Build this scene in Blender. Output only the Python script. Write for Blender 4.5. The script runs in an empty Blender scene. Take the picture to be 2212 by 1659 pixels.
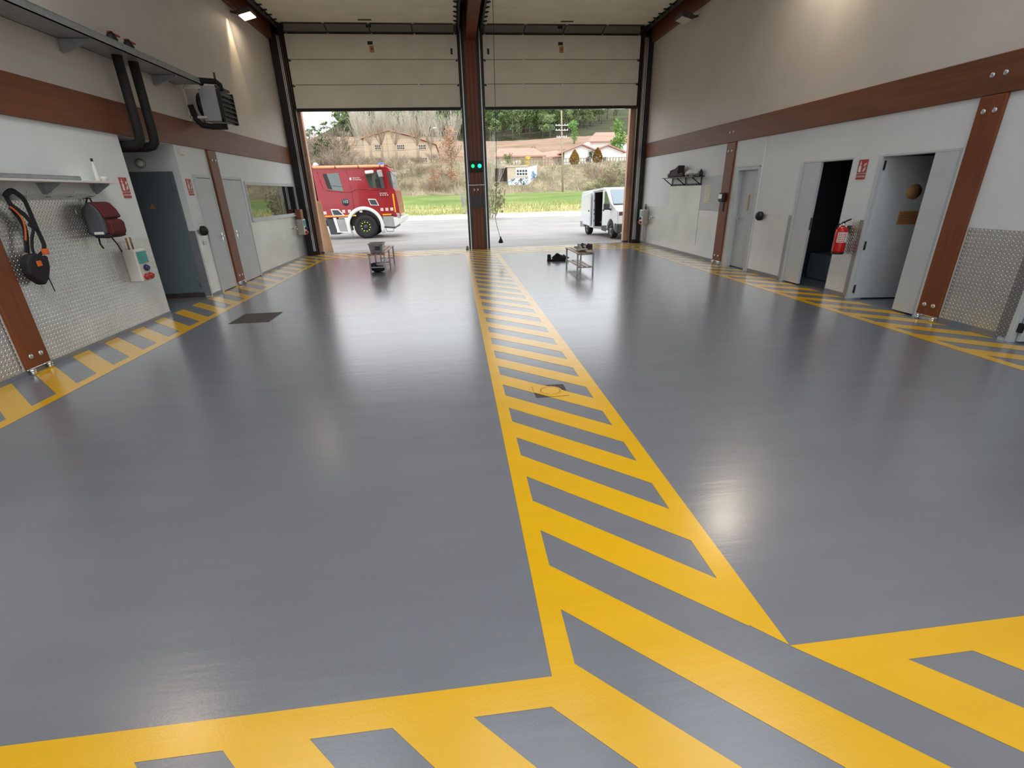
import bpy, bmesh, math, random
from mathutils import Vector, Matrix, Euler

SC = bpy.context.scene
COL = SC.collection
PI = math.pi

# ------------------------------------------------------------------ camera, world, exposure
def make_camera():
    f, p, y, r = 1023.5, .3864, .104399, -.026573
    B = Matrix(((1, 0, 0), (0, 0, -1), (0, 1, 0)))
    cy, sy, cp, sp, cr, sr = math.cos(y), math.sin(y), math.cos(p), math.sin(p), math.cos(r), math.sin(r)
    Ry = Matrix(((cy, 0, -sy), (0, 1, 0), (sy, 0, cy)))
    Rp = Matrix(((1, 0, 0), (0, cp, -sp), (0, sp, cp)))
    Rr = Matrix(((cr, -sr, 0), (sr, cr, 0), (0, 0, 1)))
    R = Rr @ Rp @ Ry @ B
    m = Matrix((R[0], -R[1], -R[2])).transposed().to_4x4()
    m.translation = Vector((0, 0, 1.7))
    cam = bpy.data.cameras.new('camera')
    cam.sensor_width = 36
    cam.lens = 36 * f / 2212
    cam.clip_start = .05
    cam.clip_end = 2000
    o = bpy.data.objects.new('camera', cam)
    COL.objects.link(o)
    o.matrix_world = m
    SC.camera = o
make_camera()

SC.view_settings.view_transform = 'Standard'
SC.view_settings.look = 'None'
SC.view_settings.gamma = 1
SC.view_settings.use_curve_mapping = False
SC.view_settings.exposure = 0.0

w = bpy.data.worlds.new('overcast_sky')
SC.world = w
w.use_nodes = True
bg = w.node_tree.nodes['Background']
bg.inputs[0].default_value = (.93, .965, 1, 1)
bg.inputs[1].default_value = 2.35
SUN = bpy.data.lights.new('hazy_sun', 'SUN')
SUN.energy = 1.2
SUN.angle = math.radians(25)
SUN.color = (1, .95, .86)
so = bpy.data.objects.new('hazy_sun', SUN)
COL.objects.link(so)
so.rotation_euler = (math.radians(38), math.radians(12), math.radians(20))   # from behind the hall, high
for (x0, x1, z1, y, flip) in ((-4.2, .4, 3.93, 16.1, 0), (1.05, 5.7, 3.93, 16.1, 0), (-4.2, .4, 3.93, -6.1, 1), (1.05, 5.7, 3.93, -6.1, 1)):  # the rear pair serves the added doorways behind the camera
    pl = bpy.data.lights.new('doorway_portal', 'AREA')     # a portal guides sky sampling, it gives off nothing
    pl.shape = 'RECTANGLE'
    pl.size, pl.size_y = x1 - x0, z1
    pl.cycles.is_portal = True
    po = bpy.data.objects.new('doorway_portal', pl)
    COL.objects.link(po)
    po.location = ((x0 + x1) / 2, y, z1 / 2)
    po.rotation_euler = (math.radians(-90 if not flip else 90), 0, 0)
for (x0, x1) in ((-3.5, -1.4), (-.3, 1.7), (2.8, 4.9)):  # sampling portals for the unseen roof openings added to brighten the hall
    pl = bpy.data.lights.new('added_rooflight_portal', 'AREA')
    pl.shape = 'RECTANGLE'
    pl.size, pl.size_y = x1 - x0, 10
    pl.cycles.is_portal = True
    po = bpy.data.objects.new('added_rooflight_portal', pl)
    COL.objects.link(po)
    po.location = ((x0 + x1) / 2, .5, 6.62)
SC.cycles.max_bounces = 10
SC.cycles.diffuse_bounces = 6
SC.cycles.glossy_bounces = 4
SC.cycles.sample_clamp_indirect = 6
SC.cycles.caustics_reflective = False
SC.cycles.caustics_refractive = False
LAMP_SPOT, LAMP_AREA = 110, 9

# ------------------------------------------------------------------ materials
def lin(c):
    c /= 255
    return c / 12.92 if c <= .04045 else ((c + .055) / 1.055) ** 2.4
def S(r, g, b):
    return (lin(r), lin(g), lin(b), 1)

class NT:
    def __init__(s, name):
        s.m = bpy.data.materials.new(name)
        s.m.use_nodes = True
        s.t = s.m.node_tree
        s.b = s.t.nodes['Principled BSDF']
        s._c = None
    def n(s, t, **k):
        o = s.t.nodes.new(t)
        for a, v in k.items():
            setattr(o, a, v)
        return o
    def l(s, a, b):
        s.t.links.new(a, b)
    def pos(s, scale=(1, 1, 1), world=False, off=(0, 0, 0)):
        mp = s.n('ShaderNodeMapping')
        mp.inputs['Location'].default_value = off
        mp.inputs['Scale'].default_value = scale
        if world:
            s.l(s.n('ShaderNodeNewGeometry').outputs['Position'], mp.inputs[0])
        else:
            s.l(s.n('ShaderNodeTexCoord').outputs['Object'], mp.inputs[0])
        return mp.outputs[0]
    def noise(s, vec, scale, detail=3, rough=.5):
        o = s.n('ShaderNodeTexNoise')
        o.inputs['Scale'].default_value = scale
        o.inputs['Detail'].default_value = detail
        o.inputs['Roughness'].default_value = rough
        s.l(vec, o.inputs['Vector'])
        return o.outputs['Fac']
    def ramp(s, fac, stops):
        r = s.n('ShaderNodeValToRGB')
        e = r.color_ramp.elements
        while len(e) < len(stops):
            e.new(.5)
        for el, (p, c) in zip(e, stops):
            el.position = p
            el.color = c if len(c) == 4 else (*c, 1)
        s.l(fac, r.inputs[0])
        return r.outputs[0]
    def math(s, op, a, b=0.0, c=0.0):
        o = s.n('ShaderNodeMath', operation=op)
        for i, v in enumerate((a, b, c)):
            if isinstance(v, (int, float)):
                o.inputs[i].default_value = v
            else:
                s.l(v, o.inputs[i])
        return o.outputs[0]
    def bump(s, h, strength, dist=.01):
        o = s.n('ShaderNodeBump')
        o.inputs['Strength'].default_value = strength
        o.inputs['Distance'].default_value = dist
        s.l(h, o.inputs['Height'])
        s.l(o.outputs[0], s.b.inputs['Normal'])
    def rng(s, fac, a, b):
        o = s.n('ShaderNodeMapRange')
        o.inputs['To Min'].default_value = a
        o.inputs['To Max'].default_value = b
        s.l(fac, o.inputs['Value'])
        return o.outputs[0]
    def base(s, v):
        if isinstance(v, tuple):
            s.b.inputs['Base Color'].default_value = v
        else:
            s.l(v, s.b.inputs['Base Color'])
    def set(s, **k):
        for a, v in k.items():
            i = s.b.inputs[a.replace('_', ' ')]
            if isinstance(v, (int, float, tuple)):
                i.default_value = v
            else:
                s.l(v, i)

def sc(c, k):
    return (c[0] * k, c[1] * k, c[2] * k, 1)

def plain(name, c, rough=.5, metal=0, var=.12, vs=3, bump=0, bs=60, **k):
    t = NT(name)
    p = t.pos()
    t.base(t.ramp(t.noise(p, vs, 4), [(.3, sc(c, 1 - var)), (.7, sc(c, 1 + var * .6))]))
    t.set(Roughness=rough, Metallic=metal, **k)
    if bump:
        t.bump(t.noise(p, bs, 2), bump, .005)
    return t.m

def emit(name, c, e):
    t = NT(name)
    t.base(c)
    t.set(Emission_Color=c, Emission_Strength=e)
    return t.m

def wood(name, c, axis, rough=.5):
    t = NT(name)
    s_ = [14, 14, 14]
    s_[axis] = .7
    p = t.pos(tuple(s_))
    g = t.noise(p, 1.6, 6, .65)
    s2 = [1.4, 1.4, 1.4]
    s2[axis] = .5
    g2 = t.noise(t.pos(tuple(s2)), 1.5, 3)
    f = t.math('ADD', t.math('MULTIPLY', g, .6), t.math('MULTIPLY', g2, .45))
    t.base(t.ramp(f, [(.32, sc(c, .62)), (.52, c), (.75, sc(c, 1.35))]))
    t.set(Roughness=rough)
    t.bump(g, .12, .004)
    return t.m

def tread_plate(name, c, rough=.36):
    t = NT(name)
    geo = t.n('ShaderNodeNewGeometry')
    sep = t.n('ShaderNodeSeparateXYZ')
    t.l(geo.outputs['Position'], sep.inputs[0])
    h = t.math('ADD', sep.outputs[0], sep.outputs[1])
    k = 1 / .046
    u = t.math('MULTIPLY', t.math('ADD', h, sep.outputs[2]), k)
    v = t.math('MULTIPLY', t.math('SUBTRACT', h, sep.outputs[2]), k)
    par = t.math('MODULO', t.math('ADD', t.math('ADD', t.math('FLOOR', u), t.math('FLOOR', v)), 1000), 2)
    fu = t.math('SUBTRACT', t.math('FRACT', u), .5)
    fv = t.math('SUBTRACT', t.math('FRACT', v), .5)
    a = t.math('ADD', 2.1, t.math('MULTIPLY', par, 4.2))
    b = t.math('SUBTRACT', 6.3, t.math('MULTIPLY', par, 4.2))
    d = t.math('ADD', t.math('POWER', t.math('MULTIPLY', fu, a), 2), t.math('POWER', t.math('MULTIPLY', fv, b), 2))
    hgt = t.math('MAXIMUM', t.math('SUBTRACT', 1, d), 0)
    t.bump(hgt, .8, .01)
    p = t.pos()
    f = t.math('ADD', t.math('MULTIPLY', t.noise(p, 1.3, 4), .6), t.math('MULTIPLY', hgt, .4))
    t.base(t.ramp(f, [(.2, sc(c, .78)), (.8, sc(c, 1.2))]))
    t.set(Metallic=.85, Roughness=t.rng(t.noise(p, 5, 3), rough - .08, rough + .06))
    return t.m

def floor_paint(name, c, spec=.7, lo=.18, hi=.29):
    t = NT(name)
    g = t.pos((1, 1, 1), True, (.31, .17, .43))
    g2 = t.pos((.35, 2.6, 1), True, (.31, .17, .43))           # roller marks run across the hall
    n1 = t.noise(g, .5, 4)
    n2 = t.noise(g2, 2.2, 4, .6)
    t.base(t.ramp(t.math('ADD', t.math('MULTIPLY', n1, .5), t.math('MULTIPLY', n2, .5)), [(.3, sc(c, .92)), (.7, sc(c, 1.06))]))
    t.set(Roughness=t.rng(n2, lo, hi), Specular_IOR_Level=spec, Coat_Weight=.5, Coat_IOR=1.65, Coat_Roughness=.23)
    mix = t.math('ADD', t.math('MULTIPLY', t.noise(g2, 6, 2), 1.0), t.math('MULTIPLY', t.noise(g, 90, 2), .3))
    t.bump(mix, .12, .01)
    return t.m

M = {}
def mats():
    M['floor'] = floor_paint('grey_epoxy', (.20, .215, .244, 1))
    M['yellow'] = floor_paint('yellow_line_paint', (.86, .48, .004, 1), .6, .19, .3)
    M['wall'] = plain('white_wall_paint', (.76, .81, .83, 1), .5, var=.04, vs=1.2, bump=.04, bs=120)
    M['wall_hi'] = plain('cream_upper_wall', (.66, .625, .58, 1), .6, var=.05, vs=1.2, bump=.05, bs=120)
    M['ceil'] = plain('ceiling_board', (.5, .48, .44, 1), .7, var=.05)
    M['cove'] = plain('grey_cove_paint', (.2, .22, .25, 1), .35, var=.08)
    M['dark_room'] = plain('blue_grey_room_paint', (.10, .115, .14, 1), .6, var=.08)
    M['beam'] = wood('beam_timber', S(112, 66, 42), 1, .5)
    M['post'] = wood('post_timber', S(122, 66, 34), 2, .5)
    M['post_d'] = wood('dark_column_timber', S(118, 66, 38), 2, .45)
    M['post_x'] = wood('outside_timber', S(216, 174, 150), 2, .6)
    M['plate'] = tread_plate('aluminium_tread_plate', (.64, .655, .64, 1), .34)
    M['edge'] = tread_plate('worn_plate_edge', (.34, .34, .35, 1), .45)
    M['alu'] = plain('brushed_aluminium', (.6, .61, .62, 1), .35, .8, var=.06)
    M['galv'] = plain('galvanised_steel', (.36, .39, .42, 1), .42, .5, var=.15, vs=14)
    M['heater'] = plain('grey_heater_casing', (.40, .43, .44, 1), .45, .1, var=.05)
    M['notice'] = plain('cream_paper', (.82, .80, .66, 1), .6, var=.03)
    M['louvre'] = plain('dark_grey_louvre', (.12, .13, .135, 1), .45, .2)
    M['chrome'] = plain('chromed_metal', (.75, .75, .75, 1), .18, 1, var=.03)
    M['black'] = plain('black_rubber', (.012, .012, .013, 1), .55, var=.15)
    M['blackm'] = plain('black_lacquered_steel', (.02, .019, .018, 1), .38, var=.1)
    M['lag'] = plain('black_pipe_lagging', (.012, .012, .012, 1), .8, var=.15, bump=.2, bs=80)
    M['doorg'] = plain('pale_grey_door_lacquer', (.56, .62, .66, 1), .4, var=.04)
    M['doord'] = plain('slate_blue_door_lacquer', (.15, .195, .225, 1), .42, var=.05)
    M['panel'] = plain('white_door_panel', (.86, .835, .73, 1), .5, var=.07, vs=1.5, bump=.05, bs=200)
    M['white'] = plain('white_plastic', (.72, .72, .69, 1), .4, var=.04)
    M['wlabel'] = plain('white_label', (.8, .8, .78, 1), .5, var=.03)
    M['red'] = plain('sign_red', (.42, .03, .02, 1), .45, var=.05)
    M['extred'] = plain('extinguisher_red', (.55, .012, .012, 1), .25, var=.05)
    M['teal'] = plain('teal_breaker_window', (.06, .36, .32, 1), .2, var=.15, vs=20)
    M['navy'] = plain('navy_socket', (.02, .03, .12, 1), .4)
    M['redp'] = plain('red_socket', (.45, .03, .03, 1), .4)
    M['orange'] = plain('orange_strap', (.75, .16, .03, 1), .5)
    M['amber'] = plain('amber_label', (.55, .29, .12, 1), .55, var=.15, vs=25)
    M['nylon'] = plain('black_nylon', (.014, .013, .017, 1), .75, var=.2, bump=.15, bs=150)
    M['packgrey'] = plain('grey_pack_cloth', (.075, .08, .095, 1), .75, var=.15, bump=.1, bs=100)
    M['packred'] = plain('dark_red_pack_cloth', (.10, .010, .013, 1), .7, var=.15, bump=.1, bs=100)
    M['slat'] = wood('red_brown_bench_slat', S(160, 96, 74), 1, .4)
    M['slatp'] = wood('pale_bench_slat', S(190, 150, 118), 1, .4)
    M['ply'] = plain('plywood', S(236, 208, 172), .6, var=.08, vs=2)
    M['card'] = plain('brown_cardboard', S(150, 100, 70), .7)
    M['tub'] = plain('grey_plastic_tub', (.33, .33, .32, 1), .3, var=.25, vs=9)
    M['clothl'] = plain('pale_work_cloth', (.55, .53, .5, 1), .85, var=.25, vs=12)
    M['clothd'] = plain('dark_brown_cloth', (.05, .035, .03, 1), .85, var=.3, vs=12)
    M['leather'] = plain('dark_brown_leather', (.028, .018, .015, 1), .75, var=.25)
    M['iron'] = plain('rusty_iron', (.075, .065, .06, 1), .55, .2, var=.25, vs=20, bump=.3, bs=60)
    M['glassdark'] = plain('dark_reflecting_glass', (.01, .012, .012, 1), .02, 0, var=0, IOR=2.6)
    M['lens'] = emit('lamp_lens', (1, .80, .50, 1), 7)
    M['lensoff'] = plain('unlit_lamp_lens', (.6, .6, .58, 1), .2)
    M['green'] = emit('green_signal_lens', (.02, 1, .32, 1), 1.3)
    M['cyan'] = emit('cyan_signal_lens', (.02, 1, .65, 1), 1.3)
    # outdoors
    M['tred'] = plain('fire_truck_red', (.30, .006, .012, 1), .25, var=.03, Coat_Weight=.3)
    M['twhite'] = plain('truck_white', (.74, .74, .72, 1), .3, var=.04)
    M['tgrey'] = plain('truck_grey_panel', (.33, .34, .33, 1), .35, var=.06)
    M['tyre'] = plain('tyre_rubber', (.014, .013, .014, 1), .75, bump=.2)
    M['tyellow'] = plain('yellow_reflective_tape', (.85, .42, .02, 1), .35)
    M['lime'] = plain('lime_wheel_nut', (.55, .85, .1, 1), .4)
    M['amberrail'] = plain('orange_roof_rail', (.85, .36, .16, 1), .3)
    M['blue'] = plain('blue_beacon', (.05, .12, .6, 1), .15)
    M['glass'] = plain('vehicle_glass', (.05, .08, .065, 1), .03, var=0, IOR=1.9)
    M['scrn'] = plain('windscreen_glass', (.16, .24, .30, 1), .03, var=0, IOR=2.2)
    M['vwhite'] = plain('van_white', (.80, .83, .86, 1), .25, var=.02, Coat_Weight=.4)
    M['vdark'] = plain('van_dark_plastic', (.045, .05, .058, 1), .5)
    M['vint'] = plain('van_inside', (.03, .022, .022, 1), .7)
    M['vgrey'] = plain('van_door_jamb', (.3, .31, .33, 1), .5)
    M['asphalt'] = None
    M['render'] = plain('ochre_render', S(192, 176, 150), .8, var=.08, vs=.6)
    M['whouse'] = plain('white_house_render', (.78, .78, .76, 1), .8, var=.03)
    M['tile'] = plain('red_roof_tile', S(182, 138, 120), .8, var=.15, vs=2)
    M['concrete'] = plain('pale_concrete', S(196, 184, 166), .85, var=.1, vs=2)
    M['graf'] = plain('white_wall_paint_patch', S(215, 218, 220), .8, var=.1)
    M['grafb'] = plain('graffiti_blue', S(120, 165, 200), .8)
    M['grafk'] = plain('graffiti_black', S(60, 62, 70), .8)
    M['wdark'] = plain('dark_window_pane', (.03, .035, .04, 1), .2)
    M['poleg'] = plain('grey_pole', S(165, 150, 128), .8, var=.1)
    M['wire'] = plain('overhead_wire', (.10, .10, .105, 1), .6)
    M['fencew'] = plain('grey_fence', S(140, 130, 112), .9)
mats()

def leafmat(name, c, var=.35):
    t = NT(name)
    oi = t.n('ShaderNodeObjectInfo')
    n = t.noise(t.pos(world=True), .9, 3)
    f = t.math('ADD', t.math('MULTIPLY', n, .75), t.math('MULTIPLY', oi.outputs['Random'], .25))
    t.base(t.ramp(f, [(.25, sc(c, 1 - var)), (.75, sc(c, 1 + var))]))
    t.set(Roughness=.8, Specular_IOR_Level=.15)
    return t.m
M['pine'] = leafmat('pine_needles', S(118, 136, 92))
M['evergreen'] = leafmat('evergreen_leaves', S(92, 112, 66))
M['brightgreen'] = leafmat('fresh_green_leaves', S(118, 158, 84))
M['olive'] = leafmat('olive_scrub', S(150, 150, 112))
M['bark'] = leafmat('grey_bark', S(120, 108, 96), .2)
M['pale'] = leafmat('pale_bare_branches', S(186, 182, 168), .15)
M['twig'] = leafmat('grey_brown_twigs', S(158, 144, 126), .25)
M['rust'] = leafmat('rust_dry_leaves', S(186, 148, 120), .25)
M['thuja'] = leafmat('brown_conifer_foliage', S(128, 98, 42), .25)
M['bloom'] = leafmat('yellow_blossom', S(236, 206, 70), .2)
M['dry'] = leafmat('dry_grass_stems', S(214, 202, 160), .2)
M['gfresh'] = leafmat('green_grass_blades', S(158, 172, 108), .2)

# ------------------------------------------------------------------ mesh builder
class MB:
    def __init__(s):
        s.v, s.f, s.mi, s.cur, s.sm = [], [], [], 0, []
        s.smooth = False
        s.X = None
    def _add(s, vs, fs):
        o = len(s.v)
        if s.X is not None:
            vs = [s.X @ Vector(v) for v in vs]
        s.v += [tuple(v) for v in vs]
        for f in fs:
            s.f.append(tuple(i + o for i in f))
            s.mi.append(s.cur)
            s.sm.append(s.smooth)
    def use(s, i):
        s.cur = i
        return s
    def xf(s, m=None):
        s.X = m
        return s
    def box(s, x0, x1, y0, y1, z0, z1):
        v = [(x, y, z) for z in (z0, z1) for y in (y0, y1) for x in (x0, x1)]
        s._add(v, [(0, 2, 3, 1), (4, 5, 7, 6), (0, 1, 5, 4), (2, 6, 7, 3), (0, 4, 6, 2), (1, 3, 7, 5)])
        return s
    def poly(s, pts):
        s._add(pts, [tuple(range(len(pts)))])
        return s
    def prism(s, pts, d):
        n = len(pts)
        d = Vector(d)
        a = [Vector(p) for p in pts]
        fs = [tuple(range(n))[::-1], tuple(range(n, 2 * n))]
        fs += [(i, (i + 1) % n, n + (i + 1) % n, n + i) for i in range(n)]
        s._add(a + [p + d for p in a], fs)
        return s
    def tube(s, path, r, n=8, cap=True, flat=None):
        P = [Vector(p) for p in path]
        if not isinstance(r, (list, tuple)):
            r = [r] * len(P)
        vs, fs = [], []
        up = None
        for i, p in enumerate(P):
            t = (P[min(i + 1, len(P) - 1)] - P[max(i - 1, 0)])
            if t.length < 1e-9:
                t = Vector((0, 0, 1))
            t.normalize()
            if up is None:
                up = t.orthogonal().normalized() if flat is None else Vector(flat)
            if flat is not None:
                a = Vector(flat)
                a = (a - t * a.dot(t))
                a = a.normalized() if a.length > 1e-4 else t.orthogonal().normalized()
            else:
                a = up - t * up.dot(t)
                a = a.normalized() if a.length > 1e-4 else t.orthogonal().normalized()
                up = a
            b = t.cross(a)
            for k in range(n):
                an = 2 * PI * k / n
                ra, rb = (r[i], r[i]) if flat is None else (r[i] * .25, r[i])
                vs.append(p + a * (math.cos(an) * ra) + b * (math.sin(an) * rb))
        m = len(P)
        for i in range(m - 1):
            for k in range(n):
                k2 = (k + 1) % n
                fs.append((i * n + k, i * n + k2, (i + 1) * n + k2, (i + 1) * n + k))
        if cap:
            fs.append(tuple(range(n))[::-1])
            fs.append(tuple((m - 1) * n + k for k in range(n)))
        sm = s.smooth
        s.smooth = n > 5
        s._add(vs, fs)
        s.smooth = sm
        return s
    def cyl(s, p0, p1, r, r1=None, n=20):
        return s.tube([p0, p1], [r, r if r1 is None else r1], n)
    def lathe(s, prof, axis=(0, 0, 1), org=(0, 0, 0), n=24):
        ax = Vector(axis).normalized()
        a = ax.orthogonal().normalized()
        b = ax.cross(a)
        o = Vector(org)
        vs, fs = [], []
        for (r, h) in prof:
            for k in range(n):
                t = 2 * PI * k / n
                vs.append(o + ax * h + (a * math.cos(t) + b * math.sin(t)) * max(r, 1e-4))
        for i in range(len(prof) - 1):
            for k in range(n):
                k2 = (k + 1) % n
                fs.append((i * n + k, i * n + k2, (i + 1) * n + k2, (i + 1) * n + k))
        fs.append(tuple(range(n))[::-1])
        fs.append(tuple((len(prof) - 1) * n + k for k in range(n)))
        sm = s.smooth
        s.smooth = True
        s._add(vs, fs)
        s.smooth = sm
        return s
    def blob(s, c, r, seed=0, amp=.12, nu=18, nv=11, fr=2.2):
        rnd = random.Random(seed)
        ph = [(rnd.uniform(0, 6), rnd.uniform(.6, 1.6) * fr, Vector((rnd.gauss(0, 1), rnd.gauss(0, 1), rnd.gauss(0, 1))).normalized()) for _ in range(7)]
        vs, fs = [], []
        for i in range(nv + 1):
            th = PI * i / nv
            for k in range(nu):
                f = 2 * PI * k / nu
                d = Vector((math.sin(th) * math.cos(f), math.sin(th) * math.sin(f), math.cos(th)))
                q = 1 + amp * sum(math.sin(p + w_ * 2 * d.dot(x)) for p, w_, x in ph) / 2.2
                vs.append((c[0] + d.x * r[0] * q, c[1] + d.y * r[1] * q, c[2] + d.z * r[2] * q))
        for i in range(nv):
            for k in range(nu):
                k2 = (k + 1) % nu
                fs.append((i * nu + k, (i + 1) * nu + k, (i + 1) * nu + k2, i * nu + k2))
        sm = s.smooth
        s.smooth = True
        s._add(vs, fs)
        s.smooth = sm
        return s
    def leaves(s, c, r, n, size, rnd, shell=.55):
        for _ in range(n):
            d = Vector((rnd.gauss(0, 1), rnd.gauss(0, 1), rnd.gauss(0, 1))).normalized()
            q = shell + (1 - shell) * rnd.random()
            p = Vector((c[0] + d.x * r[0] * q, c[1] + d.y * r[1] * q, c[2] + d.z * r[2] * q))
            a = Vector((rnd.gauss(0, 1), rnd.gauss(0, 1), rnd.gauss(0, 1))).normalized()
            b = a.orthogonal().normalized()
            z = size * rnd.uniform(.6, 1.4)
            s._add([p - a * z, p + b * z * .6, p + a * z, p - b * z * .6], [(0, 1, 2, 3)])
        return s
    def mesh(s, name, ms):
        me = bpy.data.meshes.new(name)
        me.from_pydata(s.v, [], s.f)
        for m in (ms if isinstance(ms, (list, tuple)) else [ms]):
            me.materials.append(m)
        me.polygons.foreach_set('material_index', s.mi)
        me.polygons.foreach_set('use_smooth', s.sm)
        me.update()
        return me
    def build(s, name, ms, parent=None, bevel=0, fix=True, loc=None):
        me = s.mesh(name, ms)
        if fix:
            bm = bmesh.new()
            bm.from_mesh(me)
            bmesh.ops.recalc_face_normals(bm, faces=bm.faces)
            bm.to_mesh(me)
            bm.free()
        o = bpy.data.objects.new(name, me)
        COL.objects.link(o)
        if parent is not None:
            o.parent = parent
        if loc is not None:
            o.location = loc
        if bevel:
            b = o.modifiers.new('edge', 'BEVEL')
            b.width = bevel
            b.segments = 2
            b.limit_method = 'ANGLE'
            b.angle_limit = math.radians(40)
        return o

def tag(o, label, cat, group=None, kind=None):
    o['label'] = label
    o['category'] = cat
    if group:
        o['group'] = group
    if kind:
        o['kind'] = kind
    return o
def T(name, label, cat, loc=(0, 0, 0), rz=0, group=None, kind=None):
    o = bpy.data.objects.new(name, None)
    COL.objects.link(o)
    o.empty_display_size = .1
    o.location = loc
    o.rotation_euler = (0, 0, rz)
    return tag(o, label, cat, group, kind)
def kids(o):
    return [c for c in COL.objects if c.parent == o]
def dup(root, loc, rz=0, label=None, group=None, scale=None):
    r = root.copy()
    COL.objects.link(r)
    r.location = loc
    r.rotation_euler = (0, 0, rz)
    if scale:
        r.scale = scale
    if label:
        r['label'] = label
    if group:
        r['group'] = group
    for ch in kids(root):
        c = ch.copy()
        COL.objects.link(c)
        c.parent = r
        for g in kids(ch):
            d = g.copy()
            COL.objects.link(d)
            d.parent = c
    return r
def text(name, body, size, m, parent, loc, rot, align='CENTER', ext=.001):
    cu = bpy.data.curves.new(name, 'FONT')
    cu.body = body
    cu.size = size
    cu.align_x = align
    cu.align_y = 'CENTER'
    cu.extrude = ext
    cu.materials.append(m)
    tmp = bpy.data.objects.new(name, cu)
    COL.objects.link(tmp)
    me = bpy.data.meshes.new_from_object(tmp.evaluated_get(bpy.context.evaluated_depsgraph_get()))
    bpy.data.objects.remove(tmp)
    me.name = name
    o = bpy.data.objects.new(name, me)
    COL.objects.link(o)
    o.parent = parent
    o.location = loc
    o.rotation_euler = rot
    return o
RIGHTWALL = (PI / 2, 0, -PI / 2)      # text facing -x
LEFTWALL = (PI / 2, 0, PI / 2)        # text facing +x
FACECAM = (PI / 2, 0, 0)              # text facing -y

LX, RX, DY, BY = -4.64, 6.06, 15.85, -6.0

# ------------------------------------------------------------------ floor with its painted marking
def build_floor():
    b = MB()
    b.poly([(LX - .2, BY, 0), (RX + .2, BY, 0), (RX + .2, DY + .25, 0), (LX - .2, DY + .25, 0)])
    b.poly([(-6.3, 8, -.001), (LX - .1, 8, -.001), (LX - .1, 9.6, -.001), (-6.3, 9.6, -.001)])
    b.poly([(RX + .1, 2.5, -.001), (9.6, 2.5, -.001), (9.6, 11, -.001), (RX + .1, 11, -.001)])
    Z1 = .0012
    sl = .95
    def band(c0, c1, x0, x1, clip=None):
        # parallelogram between the lines y + sl*x = c0 and c1 for x in x0..x1, clipped to y limits
        pts = [(x0, c0 - sl * x0), (x1, c0 - sl * x1), (x1, c1 - sl * x1), (x0, c1 - sl * x0)]
        if clip:
            pts = cliprect(pts, *clip)
        if len(pts) > 2:
            b.poly([(x, y, Z1) for x, y in pts])
    def cliprect(p, xa, xb, ya, yb):
        for ax, lim, sg in ((0, xa, 1), (0, xb, -1), (1, ya, 1), (1, yb, -1)):
            q = []
            for i in range(len(p)):
                A, B_ = p[i - 1], p[i]
                da, db = (A[ax] - lim) * sg, (B_[ax] - lim) * sg
                if (da >= 0) != (db >= 0):
                    t = da / (da - db)
                    q.append((A[0] + (B_[0] - A[0]) * t, A[1] + (B_[1] - A[1]) * t))
                if db >= 0:
                    q.append(B_)
            p = q
            if not p:
                return p
        return p
    def rect(x0, x1, y0, y1):
        b.poly([(x0, y0, Z1), (x1, y0, Z1), (x1, y1, Z1), (x0, y1, Z1)])
    b.use(1)
    P0, GAP = .527, .262          # period and grey gap measured along y
    # near band: border line, then diagonal bars
    rect(-4.2, .347, 1.108, 1.22)
    cR = [1.85 + P0 * k for k in range(-40, 60)]       # upper c of every grey gap
    # right border starts beyond the gap that runs through the corner
    b.poly([(x, y, Z1) for x, y in cliprect([(1.21, 1.222), (5.9, 1.222), (5.9, 1.108), (1.333, 1.108)], 1.2, 5.9, 1.1, 1.23)])
    for c in cR:
        band(c, c + P0 - GAP, -4.2, 5.9, (-4.2, 5.9, -.6, 1.108))
    # centre strip: two border lines, bars between; the left one joins the near band
    rect(.25, .347, 1.22, 14.52)
    b.poly([(1.105, 1.335, Z1), (1.21, 1.225, Z1), (1.24, 14.52, Z1), (1.105, 14.52, Z1)])
    for c in cR:
        cl = cliprect([(.347, c - sl * .347), (1.105, c - sl * 1.105), (1.105, c + P0 - GAP - sl * 1.105), (.347, c + P0 - GAP - sl * .347)], .347, 1.105, 1.108, 14.52)
        if len(cl) > 2:
            b.poly([(x, y, Z1) for x, y in cl])
    # the small wedge of yellow where the gap meets the corner
    # left strip
    rect(-3.925, -3.81, 1.22, 14.5)
    for k in range(-14, 30):
        c = 5.355 + .559 * k + .97 * -4.63
        pts = [(-4.63, c + .97 * 4.63), (-3.925, c + .97 * 3.925), (-3.925, c + .27 + .97 * 3.925), (-4.63, c + .27 + .97 * 4.63)]
        pts = cliprect(pts, -4.63, -3.925, 1.22, DY)
        if len(pts) > 2:
            b.poly([(x, y, Z1) for x, y in pts])
    # right strip
    rect(5.27, 5.385, 1.22, 14.42)
    for k in range(-10, 30):
        c = 10.31 + .562 * k
        band(c, c + .27, 5.385, 6.05, (5.385, 6.05, 1.22, DY))
    # band in front of the doors
    rect(-3.81, .25, 14.5, 14.6)
    rect(1.24, 5.27, 14.42, 14.54)
    for k in range(-10, 40):
        c = 10.4 + .562 * k
        band(c, c + .29, -3.925, 5.385, (-3.925, 5.385, 14.56, DY))
    o = b.build('floor', [M['floor'], M['yellow']], fix=False)
    tag(o, 'glossy grey hall floor with yellow diagonal hatch markings', 'floor', kind='structure')
build_floor()

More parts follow.
